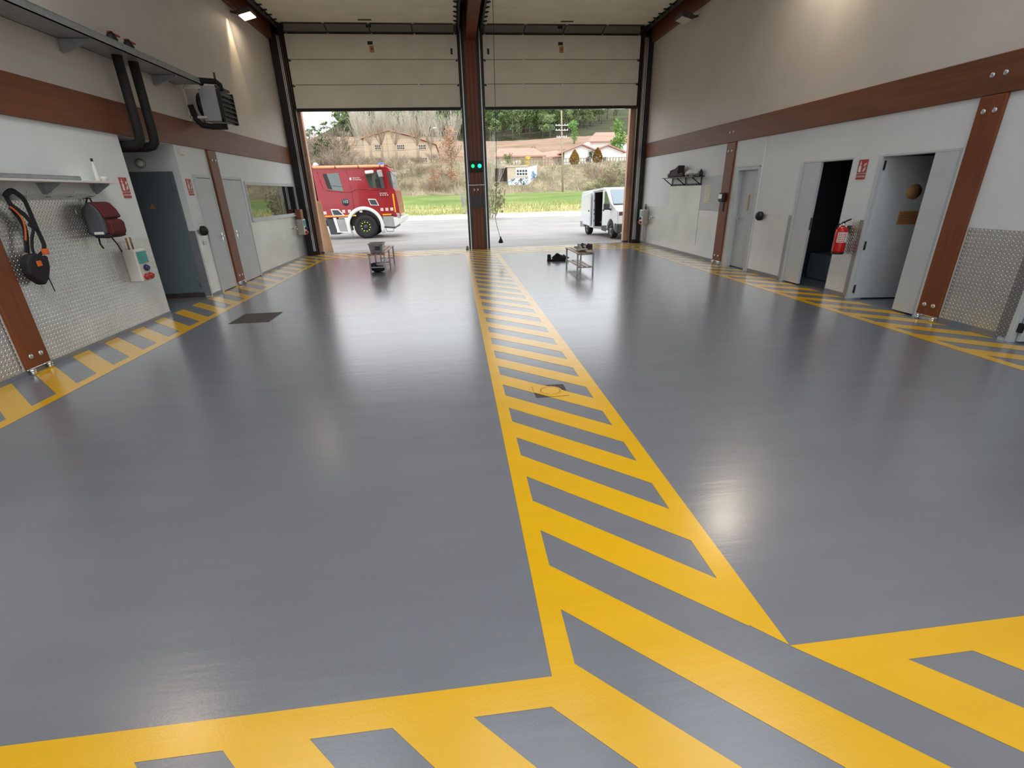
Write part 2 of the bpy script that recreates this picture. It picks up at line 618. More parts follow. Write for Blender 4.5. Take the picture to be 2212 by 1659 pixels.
def build_covers():
    b = MB().box(-3.4, -2.83, 7.2, 7.82, -.01, .004)
    tag(b.build('floor_hatch', M['iron'], bevel=.002), 'dark rusty rectangular cover plate set in the grey floor on the left', 'floor cover')
    t = T('manhole_cover', 'square dark inspection cover with a yellow round lid in the middle hatch strip', 'manhole cover', (.76, 3.93, 0))
    MB().box(-.15, .15, -.135, .135, -.01, .004).build('frame', M['iron'], t, .002)
    d = MB()
    d.prism([(.105 * math.cos(2 * PI * k / 36), -.01 + .105 * math.sin(2 * PI * k / 36), .003) for k in range(36)], (0, 0, .0045))
    q = []
    for (x, y) in ((-.15, -.135), (.15, -.135), (.15, .135), (-.15, .135)):
        q.append((x, y))
    for lim, sg in ((4.485, 1), (4.75, -1)):          # the yellow bar runs on over the frame
        r_ = []
        for i in range(len(q)):
            A, B_ = q[i - 1], q[i]
            da, db = [(p[1] + 3.93 + .95 * (p[0] + .76) - lim) * sg for p in (A, B_)]
            if (da >= 0) != (db >= 0):
                k = da / (da - db)
                r_.append((A[0] + (B_[0] - A[0]) * k, A[1] + (B_[1] - A[1]) * k))
            if db >= 0:
                r_.append(B_)
        q = r_
    MB().poly([(x, y, .0046) for x, y in q]).build('painted_band', M['yellow'], t)
    for k in range(30):
        a = 2 * PI * k / 30
        d.use(1).cyl((.088 * math.cos(a), -.01 + .088 * math.sin(a), .007), (.088 * math.cos(a), -.01 + .088 * math.sin(a), .0088), .0045, n=6)
    d.build('lid', [M['yellow'], M['iron']], t)
build_covers()

# ------------------------------------------------------------------ room shell
def build_walls():
    b = MB()
    t = .2
    def wl(y0, y1, z0, z1):
        b.use(1 if z0 > 2.6 else 0).box(LX - t, LX, y0, y1, z0, z1)
    wl(BY, 8.07, 0, 2.75)
    wl(8.07, 9.5, 2.57, 2.75)
    wl(9.5, 12.15, 0, 2.75)
    wl(12.15, 15.68, 0, 1.25)
    wl(12.15, 15.68, 1.98, 2.75)
    wl(15.68, DY + .3, 0, 2.75)
    wl(BY, DY + .3, 2.75, 6.5)
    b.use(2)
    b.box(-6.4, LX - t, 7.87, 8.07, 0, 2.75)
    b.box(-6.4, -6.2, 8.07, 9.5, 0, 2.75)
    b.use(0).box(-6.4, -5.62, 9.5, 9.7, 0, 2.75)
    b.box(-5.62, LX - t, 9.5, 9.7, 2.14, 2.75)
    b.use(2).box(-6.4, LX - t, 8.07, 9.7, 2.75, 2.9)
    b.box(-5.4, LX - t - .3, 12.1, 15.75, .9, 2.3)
    tag(b.build('wall_left', [M['wall'], M['wall_hi'], M['dark_room']]), 'left white hall wall with door recess and window', 'wall', kind='structure')
    b = MB()
    def wr(y0, y1, z0, z1):
        b.use(1 if z0 > 2.6 else 0).box(RX, RX + t, y0, y1, z0, z1)
    ops = [(3.3, 4.46), (5.62, 6.8), (7.29, 8.43), (9.64, 10.45)]
    y = BY
    for a, c in ops:
        wr(y, a, 0, 2.75)
        wr(a, c, 2.045, 2.75)
        y = c
    wr(y, DY + .3, 0, 2.75)
    wr(BY, DY + .3, 2.75, 6.5)
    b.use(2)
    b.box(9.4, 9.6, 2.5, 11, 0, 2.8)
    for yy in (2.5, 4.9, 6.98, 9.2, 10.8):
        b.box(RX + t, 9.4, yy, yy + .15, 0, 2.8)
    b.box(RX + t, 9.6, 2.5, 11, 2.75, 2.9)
    tag(b.build('wall_right', [M['wall'], M['wall_hi'], M['dark_room']]), 'right white hall wall with four doorways', 'wall', kind='structure')
    b = MB()
    for (x0, x1) in ((LX - .2, -4.42), (.42, 1.04), (5.88, RX + .2)):
        b.box(x0, x1, DY + .16, DY + .3, 0, 6.5)
    b.box(LX - .2, RX + .2, DY + .16, DY + .3, 3.99, 6.5)
    tag(b.build('wall_front', M['post_d']), 'front wall around the two big vehicle doors', 'wall', kind='structure')
    b = MB()
    for (x0, x1) in ((LX - .2, -4.42), (.3, 1.14), (5.88, RX + .2)):  # gaps form unseen rear doorways, added to bring daylight in
        b.box(x0, x1, BY - .2, BY, 0, 3.95)
    b.box(LX - .2, RX + .2, BY - .2, BY, 3.95, 6.5)
    tag(b.build('wall_back', M['wall_hi']), 'rear hall wall with vehicle doorways added to let in daylight', 'wall', kind='structure')
    b = MB()                                            # three unseen rooflight openings, added over the rear half for daylight
    for x0, x1 in ((LX - .2, -3.5), (-1.4, -.3), (1.7, 2.8), (4.9, RX + .2)):
        b.box(x0, x1, BY - .2, 5.5, 6.5, 6.6)
    b.box(LX - .2, RX + .2, 5.5, DY + .3, 6.5, 6.6)
    b.box(LX - .2, RX + .2, BY - .2, -4.5, 6.5, 6.6)
    tag(b.build('ceiling', M['ceil']), 'pale hall ceiling above the raised doors', 'ceiling', kind='structure')
    b = MB()
    for y0, y1 in ((BY, 8.07), (9.52, 9.9), (12.0, DY)):
        b.box(LX, LX + .012, y0, y1, 0, .055)
    tag(b.build('baseboard_left', M['cove']), 'grey painted floor cove along the left wall', 'baseboard', kind='structure')
    b = MB()
    for y0, y1 in ((BY, 3.3), (4.55, 5.28), (6.85, 7.29), (8.5, 9.55), (10.95, DY)):
        b.box(RX - .012, RX, y0, y1, 0, .075)
    tag(b.build('baseboard_right', M['cove']), 'grey painted floor cove along the right wall', 'baseboard', kind='structure')
build_walls()

def build_cladding():
    n = [0]
    def plate(x, y0, y1, z0, z1, label, m='plate', d=.006):
        n[0] += 1
        b = MB().box(min(x, x + d), max(x, x + d), y0, y1, z0, z1)
        return tag(b.build('trim_%d' % n[0], M[m]), label, 'wall panel', kind='structure')
    plate(LX, -5.9, 5.25, .055, 1.19, 'tread plate wainscot at the left edge before the near timber post')
    plate(LX, 5.6, 7.15, 1.19, 1.745, 'tall tread plate behind the hanging harness and backpack')
    plate(LX, 5.6, 8.06, .055, 1.19, 'tread plate wainscot below the harness and socket box on the left')
    plate(LX, 9.52, 9.9, .055, 1.19, 'narrow tread plate strip beside the slate blue door')
    plate(LX, 12.02, 15.8, .055, 1.19, 'tread plate wainscot below the long window on the left')
    plate(RX, 11.0, 15.6, .075, 1.15, 'tread plate wainscot by the right vehicle door', d=-.006)
    plate(RX - .006, 11.96, 13.75, .3, 1.73, 'taller bright plate behind the hook shelf on the right', d=-.006)
    plate(RX, 11.0, 11.95, 1.16, 1.92, 'grey wall sheet behind the paper notice on the right', 'doorg', d=-.012)
    plate(RX, 8.52, 9.55, .075, 1.16, 'tread plate wainscot between the closed far door and dark doorway', d=-.006)
    plate(RX, 6.88, 7.28, .075, 1.165, 'tread plate panel behind the red fire extinguisher', d=-.006)
    plate(RX, 4.58, 5.25, .075, 1.165, 'tread plate wainscot right of the near timber post', d=-.006)
    for (y0, y1, s_) in ((8.42, 8.52, 'far dark doorway'), (6.79, 6.88, 'doorway with the orange stickers'), (4.46, 4.57, 'door at the right edge')):
        plate(RX, y0, y1, .04, 1.17, 'worn dark plate edge beside the ' + s_, 'edge', d=-.014)
    n[0] += 1
    b = MB().box(-4.755, -4.645, 9.488, 9.5, .02, 1.18)
    tag(b.build('trim_%d' % n[0], M['cove']), 'dark kick plate between the slate blue door and the corner', 'wall panel', kind='structure')
build_cladding()

def disc_bolts(t, pts, nx, r=.028):
    for p in pts:
        b = MB()
        b.lathe([(r, 0), (r, .006), (r * .6, .012), (.001, .016)], (nx, 0, 0), p, 16)
        b.build('bolt', M['alu'], t)

def build_timber():
    # long horizontal beams
    t = T('timber_beam', 'long brown timber beam along the left wall above the doors', 'beam', (LX, BY, 2.575))
    MB().box(-.05, .03, 0, DY - BY, 0, .43).build('beam', M['beam'], t, .008)
    t = T('timber_beam', 'long brown timber beam along the right wall above the doorways', 'beam', (RX, BY, 2.56))
    MB().box(-.03, .05, 0, DY - BY, 0, .40).build('beam', M['beam'], t, .008)
    disc_bolts(t, [(-.03, y - BY, .2) for y in (10.92, 10.78, 5.51, 5.37)], -1)
    t = T('timber_beam', 'brown roof beam along the top of the left wall', 'beam', (LX, BY, 5.62))
    MB().box(-.05, .1, 0, DY - BY, 0, .52).build('beam', M['beam'], t, .01)
    t = T('timber_beam', 'brown roof beam along the top of the right wall', 'beam', (RX, BY, 5.58))
    MB().box(-.1, .05, 0, DY - BY, 0, .42).build('beam', M['beam'], t, .01)
    t = T('timber_beam', 'brown roof beam running back from the centre column', 'beam', (.75, BY, 5.62))
    MB().box(-.13, .14, 0, DY - BY - .05, 0, .86).build('beam', M['beam'], t, .01)
    # posts
    def post(x, y0, y1, nx, label, zt, bolts):
        t = T('timber_post', label, 'post', (x, (y0 + y1) / 2, 0))
        h = (y1 - y0) / 2
        MB().box(.002 if nx > 0 else -.042, .042 if nx > 0 else -.002, -h, h, .07, zt - .004).build('shaft', M['post'], t, .008)
        b = MB()
        for yy in (-h + .04, h - .04):
            b.cyl((nx * .045, yy, 0), (nx * .045, yy, .05), .026, n=12)
            b.cyl((nx * .045, yy, .04), (nx * .045, yy, .06), .034, n=6)
        b.box(.002 if nx > 0 else -.03, .03 if nx > 0 else -.002, -h, h, .058, .07)
        b.build('steel_foot', M['chrome'], t)
        disc_bolts(t, [(nx * .042, q * .5 * (y1 - y0) * .42, z) for z in bolts for q in (-1, 1)], nx)
    post(LX, 5.27, 5.58, 1, 'near brown timber post at the left edge of the left wall', 2.575, (.19,))
    post(LX, 10.62, 10.96, 1, 'brown timber post between the two narrow pale doors on the left wall', 2.575, (2.4, .19))
    post(RX, 5.27, 5.56, -1, 'brown timber post on the right wall beside the doorway with orange stickers', 2.56, (2.4, .2))
    post(RX, 10.62, 10.96, -1, 'brown timber post on the right wall beside the closed far door', 2.56, (2.39, .185))
    # outside posts
    for (x0, x1, lab) in ((-4.42, -4.22, 'pale weathered timber post outside the left vehicle door'), (5.60, 5.88, 'pale weathered timber post outside the right vehicle door beside the van')):
        t = T('timber_post', lab, 'post', ((x0 + x1) / 2, DY + .42, 0))
        h = (x1 - x0) / 2
        MB().box(-h, h, -.09, .09, .05, 5.2).build('shaft', M['post_x'], t, .006)
        for i in range(7):
            for q in (-.4, .4):
                MB().cyl((q * h, -.095, .35 + i * .62), (q * h, -.088, .35 + i * .62), .011, n=8).build('screw', M['iron'], t)
        MB().box(-h + .01, h - .01, -.08, .08, 0, .05).build('steel_foot', M['iron'], t)
    # centre column
    t = T('centre_column', 'dark brown timber column between the two vehicle doors', 'column', (.73, DY, 0))
    b = MB()
    for i in range(3):
        x0 = -.18 + i * .12
        b.box(x0, x0 + .118, -.02, .15, 0, 6.3)
    b.build('shaft', M['post_d'], t, .006)
    for s_ in (-1, 1):
        MB().box(s_ * .18, s_ * .31, -.03, .15, 0, 6.2).build('side_channel', M['blackm'], t)
        b = MB().box(s_ * .262 - .014, s_ * .262 + .014, -.055, -.03, 0, 5.9)
        b.build('door_rail', M['alu'], t)
        MB().cyl((s_ * .21, -.04, 1.0), (s_ * .21, -.04, 3.3), .007, n=8).build('conduit', M['galv'], t)
    MB().box(-.25, .26, -.05, -.035, 1.895, 1.91).build('cross_rod', M['alu'], t)
    MB().box(-.2, .17, -.05, -.03, 1.25, 1.62).build('dark_plate', M['blackm'], t)
    b = MB()
    for x in (-.09, .02):
        b.box(x, x + .022, -.035, -.02, 1.74, 1.8)
    b.build('brackets', M['alu'], t)
    t = T('signal_light', 'twin round green signal lights on the centre column', 'signal light', (.74, DY - .03, 2.43))
    MB().box(-.2, .2, -.08, .0, -.16, .14).build('housing', M['black'], t, .01)
    MB().lathe([(.05, 0), (.05, .02), (.03, .035), (.001, .04)], (0, -1, 0), (-.1, -.08, 0)).build('lens', M['green'], t)
    MB().lathe([(.058, 0), (.058, .02), (.035, .035), (.001, .04)], (0, -1, 0), (.1, -.08, 0)).build('lens', M['cyan'], t)
build_timber()

# ------------------------------------------------------------------ vehicle doors
def build_vehicle_door(n, x0, x1, label):
    t = T('door_%d' % n, label, 'door', ((x0 + x1) / 2, DY + .05, 0), kind='structure')
    w_ = (x1 - x0) / 2
    zs = (4.0, 4.58, 5.18, 5.77)
    for a, c in zip(zs, zs[1:]):
        MB().box(-w_, w_, 0, .05, a + .006, c - .006).build('door_panel', M['panel'], t, .006)
    MB().box(-w_, w_, -.015, .06, 3.93, 4.0).build('bottom_seal', M['black'], t)
    # glazed section turning into the ceiling track
    y1, z1, y2, z2 = 0., 5.78, -.5, 5.885
    g = MB().prism([(-w_, y1, z1), (w_, y1, z1), (w_, y2, z2), (-w_, y2, z2)], (0, .01, .04))
    go = g.build('glazed_section', M['blackm'], t)
    for i in range(4):
        a = -w_ + .05 + i * (2 * w_ - .1) / 4
        c = a + (2 * w_ - .1) / 4 - .04
        MB().prism([(a, y1 - .1, z1 + .014), (c, y1 - .1, z1 + .014), (c, y2 + .06, z2 - .02), (a, y2 + .06, z2 - .02)], (0, 0, .004)).build('pane', M['glassdark'], go)
    y = -.5
    for i in range(7):
        MB().box(-w_, w_, y - .59, y - .006, 5.885, 5.925).build('door_panel', M['panel'], t, .006)
        y -= .6
    hb = MB()
    for fx in (-.97, -.5, 0, .5, .97):
        for z in (4.58, 5.18, 5.77):
            hb.box(fx * w_ - .02, fx * w_ + .02, -.012, 0, z - .02, z + .02)
        hb.box(fx * w_ - .03, fx * w_ + .03, -.53, -.47, 5.872, 5.884)
    hb.build('hinges', M['alu'], t)
    rb = MB()
    for s_ in (-1, 1):
        for i in range(5):
            yy = -.75 - i * .34
            rb.box(s_ * (w_ - .09), s_ * (w_ - .02), yy - .02, yy + .02, 5.86, 5.884)
            rb.cyl((s_ * (w_ - .05), yy, 5.86), (s_ * (w_ + .02), yy, 5.86), .018, n=8)
        for z in (4.55, 5.15):
            rb.box(s_ * (w_ - .07), s_ * (w_ - .01), -.02, 0, z - .02, z + .02)
    rb.build('rollers', M['blackm'], t)
    st = MB()
    st.box(-.14, .0, -.004, 0, 5.52, 5.6)
    st.use(1).box(-.1, .02, -.004, 0, 5.34, 5.5)
    st.use(2).box(-.06, -.02, -.006, 0, 5.4, 5.45)
    st.use(0).box(w_ - .2 if n == 1 else -w_ + .12, w_ - .14 if n == 1 else -w_ + .18, -.004, 0, 5.3, 5.44)
    st.build('warning_label', [M['blackm'], M['amber'], M['red']], t)
    MB().box(-.22, .12, -.78, -.68, 5.878, 5.884).build('type_plate', M['iron'], t)
    # vertical and horizontal tracks
    for s_ in (-1, 1):
        wd = w_ + .02
        MB().box(s_ * wd, s_ * (wd + .04), -.04, .06, 0 if True else 0, 5.8).build('track', M['blackm'], t)
        MB().box(s_ * wd, s_ * (wd + .05), -4.6, .02, 5.8, 5.93).build('ceiling_track', M['blackm'], t)
    return t
build_vehicle_door(1, -4.24, .38, 'left overhead vehicle door raised above the fire engine')
build_vehicle_door(2, 1.09, 5.68, 'right overhead vehicle door raised above the white van')

def build_jambs():
    for (x0, x1, s_, lab) in ((LX + .015, -4.31, 1, 'black door jamb with rails at the left end of the left vehicle door'), (5.75, RX - .015, -1, 'black door jamb with rails at the right end of the right vehicle door')):
        t = T('door_jamb', lab, 'door jamb', ((x0 + x1) / 2, DY - .02, 0), kind='structure')
        h = (x1 - x0) / 2
        MB().box(-h, h, 0, .1, 0, 5.75).build('jamb', M['black'], t)
        for q in (.1, .35, .6, .85) if s_ > 0 else (-.15, -.45, -.7, .2):
            x = q * h
            MB().box(x - .012, x + .012, -.03, 0, .12, 5.7).build('rail', M['blackm'] if q in (.1, .85, .2) else M['alu'], t)
        MB().box(h - .015 if s_ > 0 else -h, h if s_ > 0 else -h + .015, -.02, .12, 0, 5.7).build('edge_strip', M['post_d'], t)
build_jambs()
# ------------------------------------------------------------------ small doors and the window
def handle(t, x, y, z, nx, d=1):
    b = MB()
    b.box(x - .004, x + .004, y - .022, y + .022, z - .11, z + .06)
    b.cyl((x, y, z), (x + nx * .05, y, z), .01, n=10)
    b.tube([(x + nx * .05, y, z), (x + nx * .05, y + d * .04, z), (x + nx * .05, y + d * .12, z)], .011, 10)
    b.cyl((x, y, z - .085), (x + nx * .012, y, z - .085), .013, n=10)
    return b.build('handle', M['chrome'], t)

def build_doors():
    def leftdoor(n, y0, y1, hy, hd, label):
        t = T('door_%d' % n, label, 'door', (0, 0, 0), kind='structure')
        x = LX
        b = MB()
        b.box(x, x + .022, y0 - .05, y0, 0, 2.12)
        b.box(x, x + .022, y1, y1 + .05, 0, 2.12)
        b.box(x, x + .022, y0, y1, 2.07, 2.12)
        b.build('frame', M['doorg'], t, .003)
        MB().box(x, x + .016, y0 + .006, y1 - .006, .015, 2.062).build('leaf', M['doorg'], t, .003)
        MB().box(x, x + .004, y0, y1, 0, 2.07).build('door_gap', M['black'], t)
        handle(t, x + .018, hy, 1.02, 1, hd)
        return t
    leftdoor(3, 9.96, 10.52, 10.44, -1, 'narrow pale grey door left of the timber post on the left wall')
    leftdoor(4, 11.04, 11.93, 11.13, 1, 'pale grey door right of the timber post on the left wall')
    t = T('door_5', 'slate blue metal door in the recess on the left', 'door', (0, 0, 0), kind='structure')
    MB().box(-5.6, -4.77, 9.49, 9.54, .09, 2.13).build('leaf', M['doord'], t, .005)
    b = MB()
    b.box(-5.62, -4.755, 9.486, 9.55, 2.13, 2.16)
    b.box(-4.77, -4.752, 9.486, 9.55, .06, 2.13)
    b.build('frame', M['cove'], t)
    MB().box(-5.62, -4.755, 9.47, 9.55, .0, .085).build('threshold', M['iron'], t)
    for z in (1.85, .2):
        b = MB()
        b.tube([(-4.80, 9.478, z), (-4.80, 9.478, z + .17)], .009, 8)
        b.box(-4.825, -4.775, 9.482, 9.49, z + .01, z + .16)
        b.build('hinge', M['doord'], t)
    MB().prism([(-5.275, 9.489, 1.57), (-5.175, 9.489, 1.57), (-5.225, 9.489, 1.655)], (0, -.003, 0)).build('warning_label', M['amber'], t)
    # right side
    t = T('door_6', 'closed grey door beside the timber post on the right wall', 'door', (0, 0, 0), kind='structure')
    b = MB()
    b.box(RX - .015, RX + .12, 10.40, 10.45, 0, 2.03)
    b.box(RX - .015, RX + .12, 9.64, 9.70, 0, 2.03)
    b.box(RX - .015, RX + .12, 9.70, 10.40, 1.985, 2.04)
    b.build('frame', M['doorg'], t, .004)
    MB().box(RX + .09, RX + .13, 9.70, 10.40, .02, 1.985).build('leaf', M['doorg'], t)
    MB().box(RX + .09, RX + .14, 9.64, 10.45, -.0, .02).build('threshold', M['black'], t)
    handle(t, RX + .088, 10.32, 1.03, -1, -1)
    MB().box(RX + .085, RX + .09, 10.0, 10.045, 1.2, 1.5).build('notice_strip', M['amber'], t)
    b = MB().box(RX - .012, RX, 9.58, 9.62, .05, 2.56)
    b.box(RX - .008, RX, 9.62, 10.6, 2.07, 2.56)
    b.build('overpanel', M['wall'], t)
    t = T('door_7', 'dark doorway with a narrow fixed grey leaf left of the fire extinguisher', 'door', (0, 0, 0), kind='structure')
    b = MB()
    b.box(RX - .016, RX + .2, 8.385, 8.43, 0, 2.045)
    b.box(RX - .002, RX + .2, 7.285, 7.30, 0, 2.045)
    b.box(RX - .002, RX + .2, 7.30, 8.385, 2.02, 2.05)
    b.build('frame', M['doorg'], t, .004)
    MB().box(RX + .0, RX + .045, 7.97, 8.38, .025, 2.02).build('fixed_leaf', M['doorg'], t)
    MB().box(RX + .01, RX + .035, 7.962, 7.97, .95, 1.15).build('lock_plate', M['iron'], t)
    t = T('door_8', 'doorway with an open grey leaf bearing orange stickers', 'door', (0, 0, 0), kind='structure')
    b = MB()
    b.box(RX - .016, RX + .2, 6.75, 6.80, 0, 2.045)
    b.box(RX - .002, RX + .2, 5.625, 5.64, 0, 2.045)
    b.box(RX - .002, RX + .2, 5.64, 6.75, 2.02, 2.05)
    b.build('frame', M['doorg'], t, .004)
    MB().box(RX + .0, RX + .045, 5.645, 5.965, .025, 2.02).build('fixed_leaf', M['doorg'], t)
    lf = MB()
    lf.xf(Matrix.Translation((RX + .06, 6.75, 0)) @ Matrix.Rotation(math.radians(-9), 4, 'Z'))
    lf.box(0, .84, -.02, .02, .02, 2.02)
    lo = lf.build('open_leaf', M['doorg'], t, .003)
    X = lf.X
    st = MB().xf(X)
    st.lathe([(.105, 0), (.105, .003)], (0, -1, 0), (.48, -.02, 1.55), 28)
    st.build('round_sticker', M['amber'], lo)
    st = MB().xf(X)
    st.box(.35, .64, -.023, -.02, 1.1, 1.29)
    st.use(1)
    for i in range(6):
        st.box(.37, .62, -.0245, -.023, 1.12 + i * .027, 1.13 + i * .027)
    st.build('notice_sticker', [M['amber'], M['card']], lo)
    for z in (.1, .75, 1.85):
        MB().cyl((RX + .045, 6.745, z), (RX + .045, 6.745, z + .12), .014, n=8).build('hinge', M['black'], t)
    t = T('door_9', 'pale blue grey door cut by the right edge of the view', 'door', (0, 0, 0), kind='structure')
    b = MB()
    b.box(RX - .016, RX + .2, 4.41, 4.46, 0, 2.045)
    b.box(RX - .002, RX + .2, 3.3, 3.34, 0, 2.045)
    b.box(RX - .002, RX + .2, 3.34, 4.41, 2.02, 2.05)
    b.build('frame', M['doorg'], t, .004)
    lf = MB().xf(Matrix.Translation((RX + .05, 4.40, 0)) @ Matrix.Rotation(math.radians(-12), 4, 'Z'))
    lf.box(0, .9, -.04, 0, .02, 2.02)
    lf.build('open_leaf', M['doorg'], t, .003)
    for z in (.12, .4, 1.8):
        MB().box(RX + .02, RX + .06, 4.36, 4.412, z, z + .1).build('hinge', M['black'], t)
    # window
    t = T('window_1', 'long window on the left wall reflecting the green field', 'window', (0, 0, 0), kind='structure')
    b = MB()
    y0, y1, z0, z1 = 12.13, 15.7, 1.2, 2.05
    b.box(LX - .06, LX + .02, y0, y1, z0, 1.265)
    b.box(LX - .06, LX + .02, y0, y1, 1.975, z1)
    b.box(LX - .06, LX + .02, y0, y0 + .05, 1.265, 1.975)
    b.box(LX - .06, LX + .02, y1 - .05, y1, 1.265, 1.975)
    b.build('window_frame', M['doorg'], t, .004)
    MB().box(LX - .02, LX - .005, y0 + .05, y1 - .05, 1.265, 1.975).build('pane', M['glassdark'], t)
    MB().box(LX, LX + .05, y0, y1, 1.185, 1.205).build('sill', M['doorg'], t)
build_doors()

# ------------------------------------------------------------------ wall fittings
def ext_sign(x, yc, z0, nx, label):
    t = T('extinguisher_sign', label, 'sign', (x, yc, z0))
    w_, h = .085, .27
    MB().box(min(0, nx * .006), max(0, nx * .006), -w_, w_, .085, h).build('pictogram_panel', M['red'], t)
    MB().box(min(0, nx * .006), max(0, nx * .006), -w_, w_, 0, .075).build('text_panel', M['red'], t)
    p = MB()
    X = nx * .007
    q = nx           # the extinguisher stands at the viewer's left on either wall
    def R_(a0, a1, c0, c1):
        y0_, y1_ = sorted((q * a0, q * a1))
        p.box(min(X, X + nx * .001), max(X, X + nx * .001), y0_, y1_, c0, c1)
    s_ = 1 if nx < 0 else 1
    a = .005
    R_(-.062, -.018, .1, .185)
    R_(-.052, -.028, .19, .205)
    R_(-.06, -.02, .21, .222)
    R_(-.046, -.034, .222, .25)
    # flames
    for (c, b0, hh, ww) in ((.03, .1, .06, .014), (.05, .115, .075, .013), (.035, .175, .05, .012), (.062, .19, .04, .01)):
        pts = [(X, q * (c - ww), b0), (X, q * (c + ww), b0 + .01), (X, q * (c + ww * .9), b0 + hh), (X, q * (c + .1 * ww), b0 + hh * .55), (X, q * (c - ww * .4), b0 + hh * .8)]
        p.prism(pts, (nx * .001, 0, 0))
    p.build('pictogram', M['wlabel'], t)
    text('sign_text', 'EXTINTOR', .034, M['wlabel'], t, (nx * .008, 0, .037), LEFTWALL if nx > 0 else RIGHTWALL)
ext_sign(LX, 7.885, 1.745, 1, 'red extinguisher sign on the left wall at the corner above the socket box')
ext_sign(LX, 9.7, 1.77, 1, 'small red extinguisher sign beside the slate blue door')
ext_sign(RX, 7.08, 1.735, -1, 'red extinguisher sign on the right wall between the two open doorways')

def socket_box(loc, nx, label, d=.17, ny=-1):
    t = T('socket_box', label, 'socket box', loc)
    def bx(b, a0, a1, y0, y1, z0, z1):
        b.box(min(nx * a0, nx * a1), max(nx * a0, nx * a1), y0, y1, z0, z1)
        return b
    bx(MB(), 0, d, -.13, .13, 0, .44).build('housing', M['white'], t, .015)
    bx(MB(), d, d + .012, -.11, .11, .25, .41).build('breaker_window', M['teal'], t, .006)
    for i, (y, z, m) in enumerate(((.0, .19, 'navy'), (-.05, .07, 'redp'), (.05, .07, 'redp'))):
        c = MB()
        c.lathe([(.042, 0), (.042, .035), (.036, .05), (.03, .05)], (nx, 0, -.35), (nx * d, y, z), 16)
        c.build('socket', M[m], t)
    for y in (-.04, .05):
        MB().tube([(nx * .06, y, .44), (nx * .06, y, .6)], .012, 8).build('cable_gland', M['black'] if loc[1] > 12 else M['card'], t)
    return t
socket_box((LX, 7.5, .63), 1, 'white socket box with teal window low on the tread plate by the left corner')
t = socket_box((LX, 15.42, .65), 1, 'white socket box under a brown box beside the left vehicle door', .2)
t = socket_box((RX, 15.36, .62), -1, 'white socket box on the right wall beside the right vehicle door', .2)
MB().cyl((-.05, 0, -.56), (-.05, 0, 0), .014, n=8).build('conduit', M['white'], t)
tag(MB().box(LX + .01, LX + .17, 15.3, 15.54, 1.1, 1.36).build('cardboard_box', M['card'], bevel=.006), 'small brown box above the white socket box by the left vehicle door', 'box')

def round_holder(loc, nx, label):
    b = MB().lathe([(.085, 0), (.085, .05), (.06, .085), (.02, .1), (.001, .102)], (nx, 0, 0), loc, 24)
    tag(b.build('door_holder', M['black']), label, 'door holder')
round_holder((LX, 9.74, 1.165), 1, 'black round door holder on the left wall beside the narrow pale door')
round_holder((RX, 9.38, 1.12), -1, 'black round door holder on the right wall beside the closed door')
for (x, y, z, nx, lab) in ((LX + .006, 14.93, .86, 1, 'small wall tap on the tread plate below the left window'), (RX - .006, 14.87, .84, -1, 'small wall tap on the tread plate by the right vehicle door')):
    b = MB().cyl((x, y, z), (x + nx * .07, y, z), .016, n=10)
    b.tube([(x + nx * .07, y, z), (x + nx * .1, y, z - .01), (x + nx * .105, y, z - .05)], .013, 10)
    b.cyl((x + nx * .06, y, z), (x + nx * .06, y, z + .04), .01, n=8)
    b.box(x + nx * .06 - .035, x + nx * .06 + .035, y - .01, y + .01, z + .04, z + .052)
    tag(b.build('water_tap', M['chrome']), lab, 'tap')
tag(MB().box(LX, LX + .03, 9.64, 9.76, 2.42, 2.52).build('junction_box', M['white'], bevel=.006), 'small square white box under the beam above the narrow pale door', 'junction box')
tag(MB().box(LX + .006, LX + .02, 9.66, 9.76, .92, 1.0).build('wall_socket', M['white'], bevel=.004), 'white wall socket on the tread plate below the black door holder', 'socket')
tag(MB().box(LX, LX + .014, 9.66, 9.76, 1.3, 1.39).build('light_switch', M['white'], bevel=.004), 'white light switch above the black door holder on the left', 'switch')
t = T('bulkhead_light', 'round unlit lamp above the slate blue door', 'lamp', (-5.22, 9.5, 2.29))
MB().lathe([(.075, 0), (.075, .03), (.06, .035)], (0, -1, 0)).build('base', M['galv'], t)
MB().lathe([(.06, .0), (.058, .03), (.04, .055), (.001, .065)], (0, -1, 0), (0, -.03, 0)).build('globe', M['lensoff'], t)

